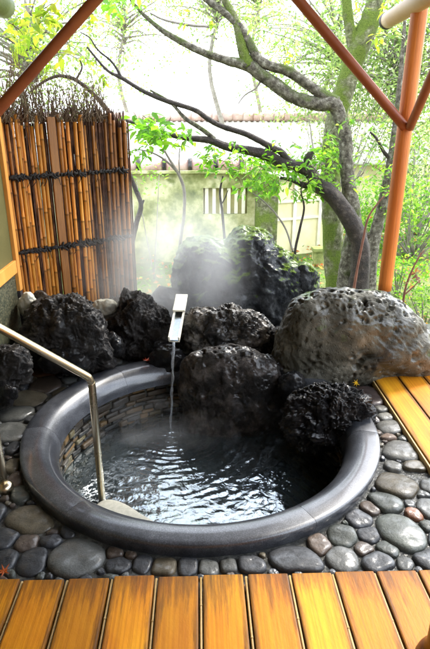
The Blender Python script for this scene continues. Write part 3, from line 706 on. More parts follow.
BZ = at(413, -8, Y=PY).z + .06
j = Vector((pm.x, PY, pm.z))
bt = at(303, -4, Y=PY - .02)
br = log('brace', (j.x - .01, PY - .03, j.z - .05), at(238, -72, Y=PY - .03), .027, .028, M['brace'])
log('brace', (j.x + .01, PY - .05, j.z - .05), at(449, 36, Y=PY - .55), .025, .026, M['brace'])
LX = at(-14, 110, Y=PY - .1).x
log('brace', at(-14, 124, Y=3.05), at(150, -62, Y=3.05), .028, .028, M['brace'])
log('post', (LX - .02, 3.2, -.1), (LX - .02, 3.2, BZ + .05), .062, .064, M['post'])
log('beam', (LX - .5, PY, BZ), (PX + 1.0, PY, BZ), .065, .065, M['pale_log'])
# log rails running out towards the garden, with their ends in view
e0 = at(388, 20, Y=PY + .42)
rl_ = log('rail', (e0.x + .06, 1.2, e0.z + .10), (e0.x, PY + .42, e0.z), .052, .047, M['pale_log'])
log('rail_end', (e0.x, PY + .42, e0.z), (e0.x - .002, PY + .445, e0.z - .002), .049, .049, M['iron'], parent=rl_)
e1 = at(4, 6, Y=3.2)
log('bamboo_rail', (e1.x - .05, 1.0, e1.z + .12), (e1.x, 3.2, e1.z), .062, .058, M['green_log'])
# roof: boards on rafters, above the picture, sheltering the bath
def roof():
    zb = BZ + .12; rx0, rx1, ry0, ry1 = LX - .9, PX + .42, -2.5, PY + .45
    mb = MB(); pitch = .10
    n = 18
    for i in range(n):
        y0 = ry0 + (ry1 - ry0) * i / n; y1 = ry0 + (ry1 - ry0) * (i + 1) / n - .006
        z = zb + .11 + (ry1 - (y0 + y1) / 2) * pitch + .09
        box(mb, ((rx0 + rx1) / 2, (y0 + y1) / 2, z), (rx1 - rx0, y1 - y0, .03))
    mb.build('roof', M['roofwood'], pav, smooth=False)
    for i in range(9):
        x = rx0 + .12 + (rx1 - rx0 - .24) * i / 8
        log('rafter', (x, ry0 + .05, zb + (ry1 - ry0) * pitch + .02), (x, ry1 - .04, zb + .03), .035, .035, M['roofwood'], seg=10)
roof()

# ------------------------------------------------------------------ side wall at the left
sw = empty('side_wall', at(2, 300, Y=3.1), 'olive plaster side wall with orange wood trim and dark speckled lower panel', 'wall')
wx = at(14.5, 210, Y=3.3).x - .02
tz = at(20, 259, Y=3.25).z
def wall_part(name, z0, z1, y0, y1, m, th=.05, dx=0.0, bev=0.0):
    mb = MB(); box(mb, (wx - th / 2 + dx, (y0 + y1) / 2, (z0 + z1) / 2), (th, y1 - y0, z1 - z0), None, bev); return mb.build(name, m, sw, smooth=False)
wall_part('plaster_panel', tz, 2.4, -1.5, 3.22, M['plaster'])
wall_part('stone_panel', -.2, tz - .075, -1.5, 3.22, M['darkpanel'])
wall_part('rail', tz - .075, tz, -1.5, 3.221, M['trim'], .075, .018, .004)
mb = MB(); box(mb, (wx - .005, 3.25, (at(20, 290, Y=3.25).z + 1.9) / 2), (.05, .05, 1.9 - at(20, 290, Y=3.25).z), None, .004); mb.build('corner_post', M['trim'], sw, smooth=False)
mb = MB(); box(mb, (wx - .005, 3.25, at(20, 290, Y=3.25).z / 2 - .1), (.045, .045, at(20, 290, Y=3.25).z + .19), None, .004); mb.build('post_foot', M['iron'], sw, smooth=False)

# unseen wall added behind the viewer, blocks rear light to darken the rock fronts
bw = empty('added_back_wall', (.6, -1.9, -.1), 'unseen dark timber wall added behind the deck to block light from the rear', 'wall')
mb = MB(); box(mb, (.6, -1.9, 1.2), (5.6, .1, 2.7)); mb.build('boarding', M['roofwood'], bw, smooth=False)
mb = MB()
for x in (-2.1, -.7, .7, 2.1, 3.3): box(mb, (x, -1.84, 1.15), (.1, .1, 2.5))
mb.build('stud', M['roofwood'], bw, smooth=False)

# ------------------------------------------------------------------ bamboo fence
fA, fB = at(-14, 110, Y=3.29), at(128, 122, Y=3.85)
fen = empty('bamboo_fence', (fA.x, fA.y, -.2), 'bamboo and brushwood fence tied with black rope, beside the orange trimmed wall', 'fence')
def fpt(px, off=0.0):
    """point of the fence line below picture column px (column taken at y=200)"""
    lo, hi = 0.0, 1.0
    for _ in range(30):
        m_ = (lo + hi) / 2; q = fA.lerp(fB, m_)
        r = ray(px, 200); x_at = r.x / r.y * q.y
        if q.x < x_at: lo = m_
        else: hi = m_
    q = fA.lerp(fB, lo); d = Vector((fB.x - fA.x, fB.y - fA.y, 0)).normalized(); nrm = Vector((d.y, -d.x, 0))
    return Vector((q.x, q.y, 0)) + nrm * off
def bamboo(px, r, z0=-.2, z1=1.4, off=0.0, bright=1.0):
    p = fpt(px, off); mb = MB(); pts = []; z = z0; lean = random.uniform(-.012, .012)
    ly = random.uniform(-.008, .008); nxt = z0 + random.uniform(.05, .2); zz = [z0]
    while nxt < z1 - .02: zz.append(nxt); nxt += random.uniform(.17, .25)
    zz.append(z1)
    for a, b in zip(zz[:-1], zz[1:]):
        f = lambda z_: (p.x + lean * z_, p.y + ly * z_, z_)
        pts += [(*f(a), r * 1.0), (*f(a + .004), r * 1.14), (*f(a + .012), r * .96), (*f((a + b) / 2), r * .97), (*f(b - .006), r)]
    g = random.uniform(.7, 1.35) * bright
    tube(mb, pts, 10, 1, col=(g, g * random.uniform(.9, 1.03), g * random.uniform(.75, 1.0)))
    c_ = mb.vc[0].reshape(-1, 10, 4); c_[1::5, :, :3] *= .35; c_[2::5, :, :3] *= 1.15; c_[0::5, :, :3] *= .5; c_[4::5, :, :3] *= .8
    return mb.build('bamboo_pole', M['bamboo'], fen)
def brushwood(p0, p1, n, z1=1.38, off=-.002):
    mb = MB()
    for _ in range(n):
        px = random.uniform(p0, p1); p = fpt(px, off + random.uniform(-.02, .015)); r = random.uniform(.0018, .0045)
        z = -.15 + random.uniform(0, .25); top = z1 + random.uniform(-.06, .07); pts = []
        while z < top:
            pts.append((p.x + random.uniform(-.006, .006), p.y + random.uniform(-.006, .006), z, r)); z += random.uniform(.12, .2)
        pts.append((p.x + random.uniform(-.012, .012), p.y, top, r * .6)); tube(mb, pts, 5, 2, col=None)
    return mb.build('brushwood_bundle', M['brush'], fen)
for px in (5, 8.5, 12, 15.5, 20.5, 24, 27, 30, 37, 40, 43.5, 47, 65.5, 68.5, 72, 79, 83, 86.5, 90, 97, 101, 107, 112, 116.5, 121, 125.5):
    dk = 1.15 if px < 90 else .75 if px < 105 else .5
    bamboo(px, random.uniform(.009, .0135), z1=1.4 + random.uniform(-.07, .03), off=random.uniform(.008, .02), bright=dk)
for (a, b, n) in ((2, 12, 60), (12, 20, 36), (28, 37, 56), (48, 53, 36), (60, 65, 30), (73, 83, 60), (87, 97, 50), (98, 112, 90), (110, 128, 110)): brushwood(a, b, n)
p = fpt(56.5, .03); mb = MB(); box(mb, (p.x, p.y, .60), (.05, .02, 1.58), Matrix.Rotation(math.atan2(fB.y - fA.y, fB.x - fA.x), 3, 'Z'), .004); mb.build('fence_post', M['fpost'], fen, smooth=False)
# backing of dense twigs so that no light shows through low down
mb = MB(); d = Vector((fB.x - fA.x, fB.y - fA.y, 0)); mid = fA.lerp(fB, .5)
for i in range(60):
    q = fA.lerp(fB, (i + .5) / 60); box(mb, (q.x, q.y + .03, .58), (.011, .008, 1.55), None, 0)
mb.build('backing', M['brush'], fen, smooth=False)
for zr in (1.06, .62, .20, -.1):
    mb = MB()
    a, b = fpt(11, .028), fpt(128, .028); pts = []
    for t in np.linspace(0, 1, 40):
        q = a.lerp(b, t); pts.append((q.x, q.y, zr + random.uniform(-.006, .006), random.uniform(.004, .008)))
    tube(mb, pts, 8, 2, rough=.3)
    for px in np.arange(13, 127, 3.3):                   # knots and wraps
        q = fpt(px + random.uniform(-1, 1), .03); s = random.uniform(.011, .02)
        for _ in range(3):
            o1 = Vector((random.uniform(-1, 1), random.uniform(-.3, .6), random.uniform(-1, 1))) * s * 1.6
            tube(mb, [(q.x - o1.x, q.y - .012, zr - o1.z, .005), (q.x, q.y - .022, zr, .0075), (q.x + o1.x, q.y - .012, zr + o1.z, .004)], 5, 3)
        if random.random() < .35: tube(mb, [(q.x, q.y - .015, zr, .003), (q.x + .01, q.y - .02, zr - .03, .0025), (q.x + random.uniform(-.02, .02), q.y - .02, zr - .06, .002)], 5, 2)
    mb.build('rope_tie', M['rope'], fen)
mb = MB()
for _ in range(640):
    px = random.uniform(8, 115); q = fpt(min(px, 127), random.uniform(-.06, .03)); z = 1.36; L_ = random.uniform(.04, .42) * (1.0 if 20 < px < 60 else .75)
    ax_, ay_ = random.uniform(-.10, .10), random.uniform(-.06, .06); cx_, cy_ = random.uniform(-.03, .03), random.uniform(-.03, .03)
    tube(mb, [(q.x, q.y, z, .0018), (q.x + ax_ * .4 + cx_, q.y + ay_ * .4, z + L_ * .5, .0016), (q.x + ax_, q.y + ay_, z + L_, .0009)], 3, 2)
mb.build('twig_fringe', M['twig'], fen)

# ------------------------------------------------------------------ handrail
hb, hk, hw = at(5, 490, z=-.03), at(92, 378, z=.31), at(102, 498, z=ZW)
hr = empty('handrail', (hb.x, hb.y, ZM), 'bent tubular metal handrail sloping down into the bath from the left', 'handrail')
hk = Vector((hw.x, hw.y, hk.z)); top = Vector((hb.x, hb.y, .69))
mb = MB(); pts = []
d = (hk - top).normalized(); r0 = .0165
pts = [(hb.x, hb.y, ZM), (hb.x, hb.y, .3), (hb.x, hb.y, .56)]
for t in np.linspace(0, 1, 9)[1:]:
    a, b, c = Vector((hb.x, hb.y, .60)), Vector((hb.x, hb.y, .725)), top + Vector((0, 0, .035)) + d * .10
    q = a * (1 - t) ** 2 + b * 2 * t * (1 - t) + c * t * t; pts.append(tuple(q))
s_ = Vector(pts[-1]); pts += [tuple(s_.lerp(hk + Vector((0, 0, .02)), t)) for t in (.35, .7, .93)]
a = Vector(pts[-1])
for t in (.33, .66, 1):
    q = a * (1 - t) ** 2 + (hk + Vector((0, 0, .022))) * 2 * t * (1 - t) + Vector((hk.x, hk.y, hk.z - .03)) * t * t; pts.append(tuple(q))
pts += [(hk.x, hk.y, 0), (hk.x, hk.y, -.3), (hk.x, hk.y, -.85)]
tube(mb, [(*q, r0) for q in pts], 20, 4); rt = mb.build('rail_tube', M['steel'], hr)
mb = MB(); tube(mb, [(hb.x, hb.y, ZM, .036), (hb.x, hb.y, ZM + .028, .036), (hb.x, hb.y, ZM + .036, .030), (hb.x, hb.y, ZM + .045, .018)], 24, 1); mb.build('base_flange', M['steel'], rt)

# ------------------------------------------------------------------ water spout of split wood and its stream
s0, s1 = at(174, 340, Y=2.93), at(182, 299, Y=3.32)
sp = empty('water_spout', s1, 'pale wooden water spout with a short cover, pouring over the back of the bath', 'spout')
dv = (s1 - s0); Ls = dv.length; q = dv.to_track_quat('Y', 'Z').to_matrix(); mid = (s0 + s1) / 2
mb = MB(); 
def sb(off, sz, mbx): box(mbx, mid + q @ Vector(off), sz, q, .0015)
sb((0, 0, -.012), (.062, Ls, .008), mb); sb((-.028, 0, .006), (.010, Ls, .028), mb); sb((.028, 0, .006), (.010, Ls, .028), mb); mb.build('trough', M['spout'], sp, smooth=False)
mb = MB(); sb((0, Ls * .31, .026), (.074, Ls * .42, .012), mb); mb.build('cover', M['spout'], sp, smooth=False)
mb = MB(); box(mb, mid + q @ Vector((0, 0, -.004)), (.044, Ls, .006), q); mb.build('running_water', M['water'], sp, smooth=False)
mb = MB(); pts = []
lip = s0 + Vector((0, 0, -.006)); 
for t in np.linspace(0, 1, 16):
    z = lip.z + (ZW - lip.z) * t; h = math.sqrt(max(0, t))
    pts.append((lip.x + (SP.x - lip.x) * t + random.uniform(-.0015, .0015), lip.y - .02 + (SP.y - lip.y + .02) * h * t ** .2, z, .0075 * (1 - .4 * t) * random.uniform(.7, 1.3)))
tube(mb, pts, 10, 4, rough=.3, k=5); tube(mb, [(x_ + .008 * math.sin(i * 1.3), y_ - .004, z_, r_ * .45) for i, (x_, y_, z_, r_) in enumerate(pts)], 8, 4)
o = mb.build('water_stream', M['stream']); tag(o, 'thin stream of water falling from the wooden spout into the bath', 'water stream')

# step slab in the water
def slab():
    pts = [at(x, y, z=-.27) for (x, y) in ((93, 508), (97, 502), (105, 498), (116, 499), (128, 504), (142, 513), (156, 521), (172, 534), (150, 548), (115, 545), (98, 525))]
    pts = [Vector((p.x, max(p.y, 0), p.z)) for p in pts]
    c = sum(pts, Vector()) / len(pts); V = []; n = len(pts)
    P = smooth_path([tuple(p) for p in pts + [pts[0]]], 4)[:-1]; n = len(P)
    for (s, z) in ((.2, 0), (.6, 0), (.9, -.001), (.965, -.006), (1, -.02), (1, -.4)):
        for p in P: V.append((c.x + (p[0] - c.x) * s, c.y + (p[1] - c.y) * s, -.27 + z))
    Fc = [tuple(range(n))] + [(k * n + i, (k + 1) * n + i, (k + 1) * n + (i + 1) % n, k * n + (i + 1) % n) for k in range(5) for i in range(n)]
    o = mesh_obj('stepping_block', V, Fc, M['step']); tag(o, 'pale beige stone step inside the bath beside the foot of the handrail', 'step')
slab()

# dark red-brown turned post in the lower right corner, close to the viewer
pc = at(440, 668, z=.0); mb = MB()
px_, py_ = pc.x, pc.y
tube(mb, [(px_, py_, 0, .062), (px_, py_, .02, .070), (px_, py_, .05, .062), (px_, py_, .075, .048), (px_ , py_, .12, .045), (px_, py_, .3, .045), (px_, py_, .6, .045)], 28, 5)
o = mb.build('stool_leg', M['darkwood']); tag(o, 'dark red brown rounded wooden furniture leg standing on the deck at the lower right', 'furniture leg')

# maple leaves
def maple(px, py, z, r, col, label, tilt=(0, 0), Y=None):
    c = at(px, py, z=z) if Y is None else at(px, py, Y=Y); V = [(0, 0, .001)]; n = 7
    for i in range(n * 2):
        a = math.pi * 2 * i / (n * 2) + .3; rr = r * (1 if i % 2 == 0 else .30) * (1 if i else .5); V.append((rr * math.cos(a), rr * math.sin(a), (.18 * r if i % 2 == 0 else 0)))
    M_ = Matrix.Rotation(tilt[0], 3, 'X') @ Matrix.Rotation(tilt[1], 3, 'Y'); V = [tuple(c + M_ @ Vector(v)) for v in V]
    mb = MB(); mb.add(V, [(0, 1 + i, 1 + (i + 1) % (2 * n)) for i in range(2 * n)], col)
    o = mb.build('maple_leaf', M['leaf'], smooth=False); tag(o, label, 'leaf', 'fallen maple leaves')
maple(147, 360, .062, .028, (.35, .05, .02), 'red brown fallen maple leaf lying on the back of the granite rim')
maple(4, 571, -.012, .03, (.55, .13, .03), 'orange fallen maple leaf at the far left by the deck edge')
maple(356, 383, 0, .022, (.85, .55, .03), 'yellow fallen leaf stuck to the front of the pitted boulder', (1.0, 0), Y=2.67)

# ------------------------------------------------------------------ garden wall
WY = 7.0
wl, wr = at(60, 168, Y=WY - .1), at(262, 172, Y=WY)
wtop = at(180, 171, Y=WY).z
gw = empty('garden_wall', (wl.x, WY, -.5), 'mossy plaster garden wall with tiled coping and slatted openings', 'wall')
def wsec(px0, px1, py0, py1): a, b = at(px0, py0, Y=WY - .12), at(px1, py1, Y=WY - .12); return a.x, b.x, min(a.z, b.z), max(a.z, b.z)
ops = [(127, 135, 200, 229), (203, 247, 188, 214)]
mb = MB()
xs = [wl.x]; 
holes = [wsec(a, b, c, d) for a, b, c, d in ops]
x = wl.x
for (hx0, hx1, hz0, hz1) in holes:
    box(mb, ((x + hx0) / 2, WY, (wtop - .7) / 2), (hx0 - x, .24, wtop + .7)); 
    box(mb, ((hx0 + hx1) / 2, WY, (hz0 - .7) / 2), (hx1 - hx0, .24, hz0 + .7)); box(mb, ((hx0 + hx1) / 2, WY, (hz1 + wtop) / 2), (hx1 - hx0, .24, wtop - hz1)); x = hx1
box(mb, ((x + wr.x) / 2, WY, (wtop - .7) / 2), (wr.x - x, .24, wtop + .7))
mb.build('wall_body', M['gwall'], gw, smooth=False)
for (hx0, hx1, hz0, hz1) in holes:
    mb = MB(); n = max(2, int((hx1 - hx0) / .085)); 
    for i in range(n): box(mb, (hx0 + (i + .5) * (hx1 - hx0) / n, WY - .09, (hz0 + hz1) / 2), (.042, .03, hz1 - hz0 - .004), None, .003)
    slm = mb
    mb = MB(); box(mb, ((hx0 + hx1) / 2, WY - .052, (hz0 + hz1) / 2), (hx1 - hx0 - .004, .02, hz1 - hz0 - .004)); wo = mb.build('window', M['dark'], gw, smooth=False); so_ = slm.build('slats', M['slat'], wo, smooth=False); so_.location = (0, 0, 0)
mb = MB(); x = wl.x
mb2 = MB()
while x < wr.x:                                          # round coping tiles with collars
    tube(mb, [(x, WY - .04, wtop + .06, .085), (x + .30, WY - .04, wtop + .06, .080)], 18, 2); tube(mb2, [(x - .012, WY - .04, wtop + .06, .094), (x + .03, WY - .04, wtop + .06, .094)], 18, 1); x += .31
mb.build('coping_tiles', M['tile'], gw); mb2.build('tile_collars', M['brown_rock'], gw)
mb = MB(); box(mb, ((wl.x + wr.x) / 2, WY - .02, wtop + .004), (wr.x - wl.x + .02, .36, .03)); mb.build('coping_slab', M['gwall'], gw, smooth=False)
a, b = at(257, 183, Y=WY - .3), at(276, 260, Y=WY - .3)
mb = MB(); box(mb, ((a.x + b.x) / 2, WY - .17, (a.z - .7) / 2 + .04), (b.x - a.x, .3, a.z + .78), None, .02); mb.build('pilaster', M['bark_moss'], gw, smooth=False)
# cream wall beyond
cw = empty('cream_wall', (b.x + .3, WY + .3, -.5), 'cream plastered wall section with horizontal rails right of the mossy pilaster', 'wall')
c0, c1 = at(268, 178, Y=WY + .2), at(333, 178, Y=WY + .6)
an_ = math.atan2(c1.y - c0.y, c1.x - c0.x); cm = (c0 + c1) / 2; cl_ = (c1 - c0).length
rotz = Matrix.Rotation(an_, 3, 'Z')
mb = MB(); box(mb, (cm.x, cm.y, (c0.z - .7) / 2), (cl_, .12, c0.z + .7), rotz); mb.build('wall_body', M['cwall'], cw, smooth=False)
mb = MB()
for zz in (.35, .12, .62, c0.z - .03): box(mb, (cm.x, cm.y - .075, zz), (cl_, .03, .03), rotz)
for t in (-.5, -.1, .3, .5): q = cm + (c1 - c0) * t; box(mb, (q.x, q.y - .078, (c0.z - .7) / 2), (.05, .035, c0.z + .7), rotz)
mb.build('wood_rails', M['slat'], cw, smooth=False)
mb = MB(); box(mb, (cm.x, cm.y, c0.z + .03), (cl_ + .1, .34, .05), rotz, .01); mb.build('coping', M['tile_pale'], cw, smooth=False)
a = at(318, 262, Y=6.6); mb = MB(); box(mb, (a.x, a.y, a.z - .05), (.14, .14, .4), None, .02); box(mb, (a.x, a.y, a.z + .16), (.17, .17, .05), None, .015)
o = mb.build('stone_pillar', M['gwall'], smooth=False); tag(o, 'short pale stone pillar at the right end of the cream wall behind the tree trunks', 'pillar')

# neighbouring house: low tiled roof behind the wall
hs = empty('neighbour_house', (at(190, 150, Y=12).x, 13, -2), 'low pale tiled roof of a neighbouring house behind the garden wall', 'house')
ea, eb = at(-40, 163, Y=11), at(440, 166, Y=11); ra = at(40, 121, Y=13.2); zr_ = ra.z
mb = MB(); nx = 74; 
for i in range(nx):
    x = ea.x + (eb.x - ea.x) * (i + .5) / nx; wd = (eb.x - ea.x) / nx
    tube(mb, [(x, 11, ea.z - .02, wd * .36), (x, 12.1, (ea.z + zr_) / 2 - .02, wd * .36), (x, 13.2, zr_ - .02, wd * .36)], 8, 1)
for s in range(9):
    t = (s + .5) / 9; box(mb, ((ea.x + eb.x) / 2, 11 + 2.2 * t, ea.z + (zr_ - ea.z) * t - .03), (eb.x - ea.x, 2.3 / 9, .05), Matrix.Rotation(math.atan2(zr_ - ea.z, 2.2), 3, 'X'))
mb.build('roof', M['tile_pale'], hs)
mb = MB(); n = 40
for i in range(n):
    x = ea.x + (eb.x - ea.x) * i / n; tube(mb, [(x, 13.2, zr_ + .08, .10), (x + (eb.x - ea.x) / n, 13.2, zr_ + .08, .092)], 12, 1)
mb.build('ridge', M['tile'], hs)
mb = MB(); box(mb, ((ea.x + eb.x) / 2, 13.1, (ea.z - 2.6) / 2), (eb.x - ea.x - .8, 3.4, 2.6 + ea.z - .02)); mb.build('walls', M['cwall'], hs, smooth=False)

# ------------------------------------------------------------------ trees and saplings
PAL_B = [(.12, .30, .03), (.20, .40, .05), (.28, .46, .07), (.10, .24, .035)]
PAL_Y = [(.32, .40, .05), (.22, .34, .05), (.42, .44, .08), (.14, .24, .04)]
PAL_P = [(.24, .33, .16), (.32, .40, .22), (.16, .26, .09), (.36, .42, .26), (.10, .18, .06)]
PAL_D = [(.06, .16, .025), (.11, .24, .04), (.18, .32, .06), (.26, .38, .1)]
def tree(name, label, base, trunk, Y, mtrunk, limbs=(), leaves=(), group=None, cat='tree'):
    t = empty(name, base, label, cat, group)
    for q, tr in enumerate(trunk):
        m_, path = tr; mb = MB(); tube(mb, px_path(path, Y), 18, 8, rough=.32, k=3 + q); mb.build('trunk', M[m_], t)
    for q, (m_, path) in enumerate(limbs):
        mb = MB(); tube(mb, px_path(path, Y), 10, 7, rough=.35, k=9 + q)
        mb.build('branch', M[m_], t)
    if leaves:
        mb = MB(); tw = mb; BR = (.12, .09, .06)
        for (x0, x1, y0, y1, n, sz, pal, dy) in leaves:
            nc = max(1, n // 9)
            for _ in range(nc):
                cx, cy = random.uniform(x0, x1), random.uniform(y0, y1); yy = Y + random.uniform(-dy, dy)
                c = np.array(at(cx, cy, Y=yy)); e = c + np.array([random.uniform(-.12, .12), random.uniform(-.1, .1), random.uniform(.02, .12)])
                tube(tw, [(*e, .003), (*((c + e) / 2 + np.array([.01, 0, .01])), .0022), (*c, .0014)], 4, 2, col=BR)
                k = 9; tt = rng.random(k)[:, None]; pos = e * (1 - tt) * .7 + c * (tt + (1 - tt) * .3) + rng.normal(size=(k, 3)) * sz * .35
                leaf_mesh(mb, pos, sz, k=.42, palette=pal)
        mb.build('foliage', M['leaf'], t, smooth=False)
    return t
b0 = at(356, 300, Y=4.9)
tree('garden_tree', 'old garden tree behind the pitted boulder, its mossy twisting limbs reaching far left', (b0.x, b0.y, -.45), [
    ('bark', [(348, 345, 17), (348, 292, 12.5), (350, 262, 10), (354, 225, 8), (349, 190, 6.8), (346, 160, 6.2), (345, 135, 6), (338, 112, 6.5), (333, 101, 6)])], 4.9, 'bark',
    limbs=[('bark', [(338, 108, 6.8), (330, 103, 6.8), (318, 104, 6.4), (295, 98, 5.8), (277, 86, 6), (260, 74, 5.5), (249, 66, 5.5), (225, 60, 3.6), (202, 52, 3.2), (180, 41, 2.8), (162, 30, 2.2), (145, 16, 1.7), (131, 0, 1.2), (122, -18, 1)]),
           ('bark', [(337, 102, 5), (321, 94, 4.6), (303, 81, 4.4), (288, 71, 4.5), (273, 67, 4.2), (260, 61, 4.4), (252, 48, 4), (243, 31, 3.6), (228, 15, 3.2), (207, 0, 2.6), (190, -14, 2)]),
           ('bark_moss', [(249, 66, 5.5), (243, 52, 4.5), (236, 22, 3.5), (225, 0, 3), (215, -25, 2.4)]),
           ('bark_pale', [(215, 27, 1.1), (190, 25, 1.2), (165, 20, 1), (150, 13, .8)]),
           ('bark_pale', [(263, 77, 1.2), (256, 88, .9), (245, 95, .7), (238, 104, .5)]),
           ('bark_dark', [(356, 345, 13, -.2), (357, 300, 11, -.2), (360, 272, 9.5, -.2), (359, 243, 9, -.2), (347, 215, 8.5, -.2), (329, 192, 8, -.15), (319, 186, 7, -.1), (312, 175, 6), (303, 168, 5.5), (280, 162, 5.2), (269, 156, 4.8), (251, 151, 4.4), (228, 147, 3.8), (208, 140, 3.2), (180, 137, 2.4), (150, 128, 1.8), (122, 119, 1.2)]),
           ('bark_dark', [(290, 163, 3.5), (281, 152, 3), (273, 148, 3), (256, 139, 2.8), (243, 133, 2.6), (221, 126, 2.4), (208, 119, 2.3), (195, 110, 2.2), (170, 102, 2.3), (145, 92, 2), (122, 78, 1.8), (107, 70, 1.3), (87, 47, .9)]),
           ('bark', [(215, 139, 2.2), (200, 128, 2), (185, 118, 1.8), (170, 102, 1.4), (150, 90, .9)]),
           ('bark_dark', [(311, 176, 4), (307, 165, 3.5), (309, 156, 3.5), (313, 152, 2)]),
           ('bark_dark', [(122, 78, 1.3), (112, 62, 1), (98, 50, .8), (90, 38, .6), (80, 32, .5)]),
           ('bark_dark', [(329, 191, 4.5), (315, 186, 4), (303, 185, 3), (292, 180, 2), (280, 178, 1.2)])],
    leaves=[(240, 332, 150, 196, 800, .07, PAL_B, .35), (320, 350, 120, 200, 160, .06, PAL_B, .4), (196, 240, 148, 175, 150, .07, PAL_B, .25), (268, 300, 54, 78, 30, .05, PAL_Y, .1), (325, 345, 105, 170, 60, .05, PAL_D, .3), (108, 168, -8, 16, 80, .10, PAL_B, .3), (160, 230, 0, 50, 40, .06, PAL_Y, .5), (250, 340, 0, 60, 60, .05, PAL_P, .8)])
b1 = at(331, 292, Y=5.25)
tree('mossy_tree', 'thick green mossy trunk leaning right, directly behind the twisting garden tree', (b1.x, b1.y, -.45), [
    ('bark_moss', [(340, 330, 14), (337, 280, 12), (333, 240, 10), (331, 200, 9), (331, 165, 9), (334, 130, 9), (343, 95, 9), (356, 55, 9), (366, 30, 9), (374, 8, 8), (384, -25, 7)])], 5.35, 'bark',
    limbs=[('bark_moss', [(356, 52, 6), (351, 35, 5), (348, 15, 4.5), (346, -10, 4)])],
    leaves=[(352, 385, 5, 50, 60, .07, PAL_Y, .3), (330, 350, 150, 200, 40, .06, PAL_D, .3)])
b2 = at(369, 292, Y=5.1)
tree('slender_tree', 'slender grey green trunk rising behind the orange post', (b2.x, b2.y, -.45), [
    ('bark', [(368, 330, 8), (369, 290, 6.8), (371, 260, 6.2), (375, 235, 6), (381, 212, 5.5), (386, 190, 5.2), (391, 165, 4.5), (394, 140, 3.5), (397, 115, 3), (400, 80, 2.2), (404, 30, 1.5), (406, -10, 1)])], 5.1, 'bark',
    limbs=[('bark', [(373, 238, 4), (366, 234, 3), (362, 233, 2)]), ('bark_dark', [(391, 160, 2), (384, 152, 1.6), (376, 138, 1.2), (370, 132, .9)])],
    leaves=[(370, 425, 120, 215, 330, .05, PAL_D, .4), (388, 425, 20, 110, 60, .05, PAL_P, .5)])
def sapling(label, Y, stems, leaves, mt='bark_dark', name='sapling'):
    b = at(stems[0][1][0][0], stems[0][1][0][1], Y=Y)
    return tree(name, label, b, [stems[0]], Y, mt, stems[1:], leaves, cat='sapling')
sapling('dark bowed sapling arching over the right end of the bamboo fence', 4.1, [('bark_dark', [(130, 300, 2.6), (131, 255, 2.4), (136, 225, 2.4), (141, 206, 2.3), (136, 190, 2.2), (128, 170, 2.2), (124, 145, 2.2), (118, 125, 2.1), (105, 107, 2), (92, 93, 1.9), (76, 80, 1.8), (60, 76, 1.5), (45, 81, 1.1), (30, 92, .7)]),
    ('bark_dark', [(141, 206, 1.6), (143, 202, 1.2), (144, 200, .8)]), ('bark_dark', [(76, 80, 1), (82, 68, .8), (80, 60, .5)])], [(15, 60, 12, 60, 190, .085, PAL_Y, .4), (20, 110, 50, 100, 90, .05, PAL_Y, .4), (60, 100, 25, 70, 40, .06, PAL_Y, .3)])
sapling('pale sapling with bright green leaves before the garden wall, left of centre', 4.6, [('bark_pale', [(180, 300, 2), (180, 248, 1.8), (184, 215, 1.6), (184, 190, 1.5), (178, 173, 1.3), (170, 160, 1.1), (164, 150, .9)]),
    ('bark_pale', [(178, 173, 1), (165, 160, .9), (150, 152, .7), (134, 149, .5)]), ('bark_pale', [(180, 177, .8), (179, 160, .6), (180, 148, .5)])], [(138, 190, 122, 160, 190, .10, PAL_B, .22), (128, 150, 146, 154, 18, .05, PAL_B, .1)], name='sapling')
sapling('thin dark leafless sapling rising behind the tall mossy boulder', 4.5, [('bark_dark', [(226, 260, 1.5), (224, 232, 1.3), (222, 210, 1.3), (220, 192, 1.1), (223, 176, .7)]), ('bark_dark', [(221, 205, .8), (225, 198, .6), (228, 190, .4)])], [(216, 232, 166, 180, 18, .05, PAL_B, .1)])
sapling('thin forked sapling between the mossy boulder and the tree trunks', 4.7, [('bark_dark', [(296, 275, 1.5), (295, 252, 1.3), (300, 228, 1.2), (304, 208, 1), (301, 192, .7), (303, 184, .5)]), ('bark_pale', [(293, 252, 1), (286, 230, .9), (275, 213, .8), (262, 200, .7), (253, 193, .5)])], [(300, 322, 196, 206, 24, .045, PAL_B, .1)])
sapling('thin red stem slanting up beside the slender trunk', 4.4, [('bark_red', [(352, 300, 1.6), (357, 270, 1.3), (363, 240, 1.2), (368, 218, 1), (378, 203, .8), (388, 192, .6)])], [(362, 392, 170, 200, 60, .05, PAL_B, .2)])
sapling('small brown twiggy shrub right of the orange post foot', 4.0, [('bark_red', [(402, 312, 1.3), (405, 290, 1.1), (410, 275, 1), (416, 262, .8), (424, 250, .5)]), ('bark_red', [(404, 295, .8), (412, 288, .7), (420, 280, .5)])], [(398, 425, 262, 288, 26, .055, [(.16, .07, .05), (.22, .12, .07)], .2)], name='shrub')

